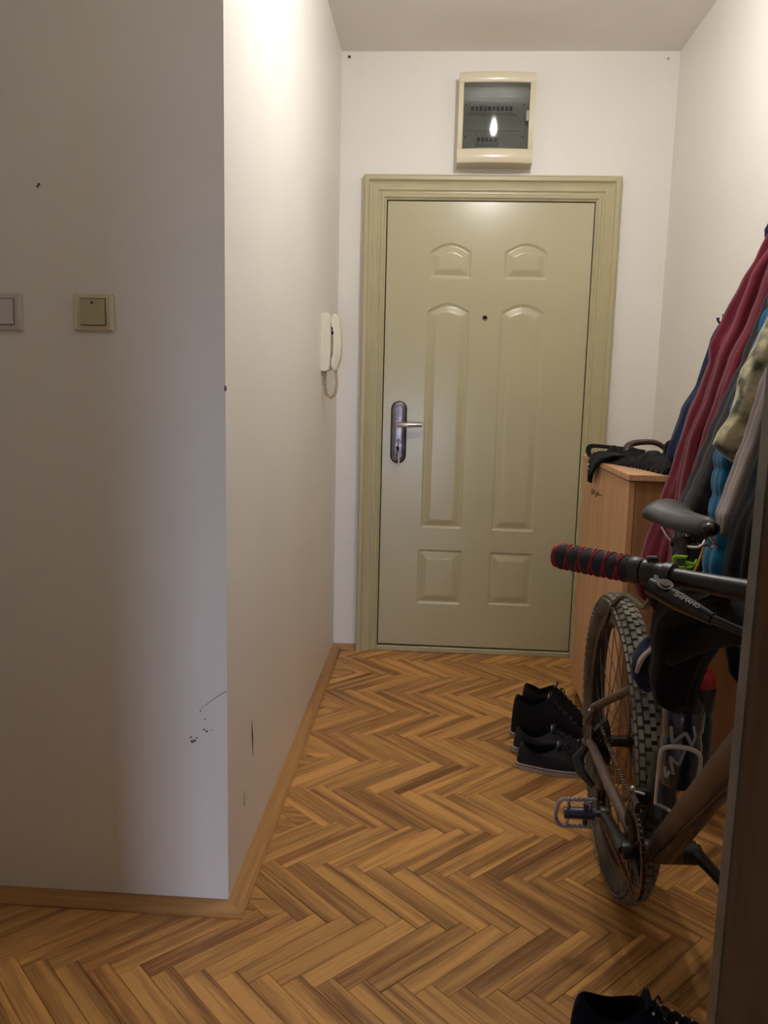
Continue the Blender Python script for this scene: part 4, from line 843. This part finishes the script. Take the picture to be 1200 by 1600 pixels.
# ------------------------------------------------------------------ shoes
def shoe(name, loc, rz, L, hi, mup, msole, lab, label_tag, mirror=1, group=None, eyelets=False, sole_h=.022):
    t = thing(name, loc, lab, 'shoe', rz, group); N_ = 48
    def outline(th, k=1.0):
        c, s_ = cos(th), sin(th); x = L * .5 + L * .5 * (abs(c) ** .85 * (1 if c > 0 else -1)) * k
        u = x / L; wd = .036 + .013 * sin(pi * min(1, max(0, (u - .15) / .8))) + (-.002 if u < .3 else 0); off = .006 * sin(pi * u) * mirror
        return Vector((x, off + wd * s_ * k * (abs(s_) ** -.12 if abs(s_) > .02 else 1), 0))
    out = [2 * pi * i / N_ for i in range(N_)]
    sl_ = MB(); rings = []
    for z, k in ((0, .97), (.003, 1.0), (sole_h - .003, 1.0), (sole_h, .975)): rings.append([outline(a, k) + Vector((0, 0, z + .006 * max(0, (outline(a).x / L - .78)) / .22)) for a in out])
    obj('sole', sl_.loft(rings), msole, t, local=True)
    obj('sole_line', MB().tube([outline(a, 1.003) + Vector((0, 0, sole_h - .006 + .006 * max(0, (outline(a).x / L - .78)) / .22)) for a in out + [out[0]]], .0012, 5), 'sole_dark', t, local=True)
    def collar(th):
        c, s_ = cos(th), sin(th); x = L * .27 + L * (.215 if c > 0 else .20) * c; y = .031 * s_
        z = hi * (1.0 + (.18 if hi > .1 else .10) * c * (1 if c > 0 else -.9)) - (.016 * abs(s_) ** 2 if hi < .1 else .006 * abs(s_))
        return Vector((x, y, z))
    def P(t_, th):
        o_ = outline(th, .965); c = collar(th); z0 = sole_h - .002 + .006 * max(0, (o_.x / L - .78)) / .22
        e = 1 - cos(t_ * pi / 2); e = e ** (1.05 if cos(th) > 0 else .9); f = sin(t_ * pi / 2)
        if cos(th) > .0:
            k = cos(th); f = f * (1 - k) + (f ** 1.0 * .52 * (t_ ** .7) + .48 * t_ ** 2.2) * k
        return Vector((o_.x + (c.x - o_.x) * e, o_.y + (c.y - o_.y) * e, z0 + (c.z - z0) * f))
    rings = [[P(i / 14, a) for a in out] for i in range(15)]
    obj('upper', MB().loft(rings, cap=False), mup, t, local=True, sharp=120)
    inn = [[P(1, a) for a in out]]
    cc = Vector((L * .28, 0, 0))
    for dz, k in ((.003, .95), (-.004, .88), (-.03 if hi > .1 else -.02, .86), (-hi * .62, .84)):
        inn.append([Vector((cc.x + (collar(a).x - cc.x) * k, collar(a).y * k, max(sole_h + .002, collar(a).z + dz))) for a in out])
    obj('lining', MB().loft(inn, cap=False).add([tuple(v) for v in inn[-1]], [tuple(range(N_))]), 'shoe_inside', t, local=True, sharp=120)
    tg = []
    for i in range(6):
        u = i / 5; tg.append([Vector((L * .485 + .010 * u, (.020 + .003 * u) * s_, collar(0).z - .012 + (.032 if hi > .1 else .024) * u + .004 * (1 - s_ * s_))) for s_ in (-1, -.6, 0, .6, 1)])
    tm = MB(); tm.loft(tg, cap=False, closed=False); tm.loft([[p + Vector((-.005, 0, -.001)) for p in r] for r in tg], cap=False, closed=False)
    obj('tongue', tm, mup, t, local=True)
    if label_tag:
        mx = Matrix.Translation((L * .485 - .0015, 0, collar(0).z + .003)) @ Matrix.Rotation(radians(14), 4, 'Y')
        obj('tongue_label', MB().box(-.0014, 0, -.011, .011, -.006, .007, .0006, mx), 'white_print', t, local=True, smooth=False)
    for i in range(5):
        t_ = .50 + .10 * i; a = .33 + .03 * i
        p, q = P(t_, a), P(t_, -a); mid = P(t_, 0) + Vector((0, 0, .005))
        obj('lace', MB().tube([p + Vector((0, 0, .002)), mid, q + Vector((0, 0, .002))], .003, 6, smooth=4, flat=.7), 'lace', t, local=True)
        if eyelets:
            for w_ in (a + .06, -a - .06): obj('eyelet', MB().ball(P(t_, w_) + Vector((0, 0, .001)), .0032, 5), 'white_print', t, local=True)
    obj('lace_bow', MB().tube([P(.93, .1) + Vector((.004, 0, .006)), P(.85, .5) + Vector((.006, .006, .012)), P(.8, .7) + Vector((.01, .004, .004)), P(.86, .3) + Vector((.006, 0, .007))], .0022, 6, smooth=5).tube([P(.93, -.1) + Vector((.004, 0, .006)), P(.85, -.5) + Vector((.006, -.006, .012)), P(.8, -.7) + Vector((.01, -.004, .004)), P(.86, -.3) + Vector((.006, 0, .007))], .0022, 6, smooth=5), 'lace', t, local=True)
    return t
g1 = 'shoes in front of the cabinet'
shoe('low_shoe', (.298, 2.545, 0), radians(-7), .278, .082, 'shoe_canvas', 'sole', 'black low canvas shoe with white sole, nearest of the four by the cabinet', True, 1, g1)
shoe('low_shoe', (.298, 2.665, 0), radians(-4), .272, .082, 'shoe_canvas', 'sole', 'second black low shoe with white sole, just behind the nearest one', True, -1, g1)
shoe('high_top_shoe', (.300, 2.785, 0), radians(-8), .272, .135, 'shoe_black', 'sole', 'black high-top shoe behind the two low shoes', True, 1, g1)
shoe('high_top_shoe', (.345, 2.905, 0), radians(-10), .262, .135, 'shoe_black', 'sole_dark', 'rearmost black high-top shoe, closest to the entrance door', True, -1, g1)
shoe('navy_sneaker', (.288, 1.405, 0), radians(-2), .285, .088, 'shoe_navy', 'sole_dark', 'dark navy sneaker with white eyelets at the bottom edge of the photo', False, 1, None, True, sole_h=.024)
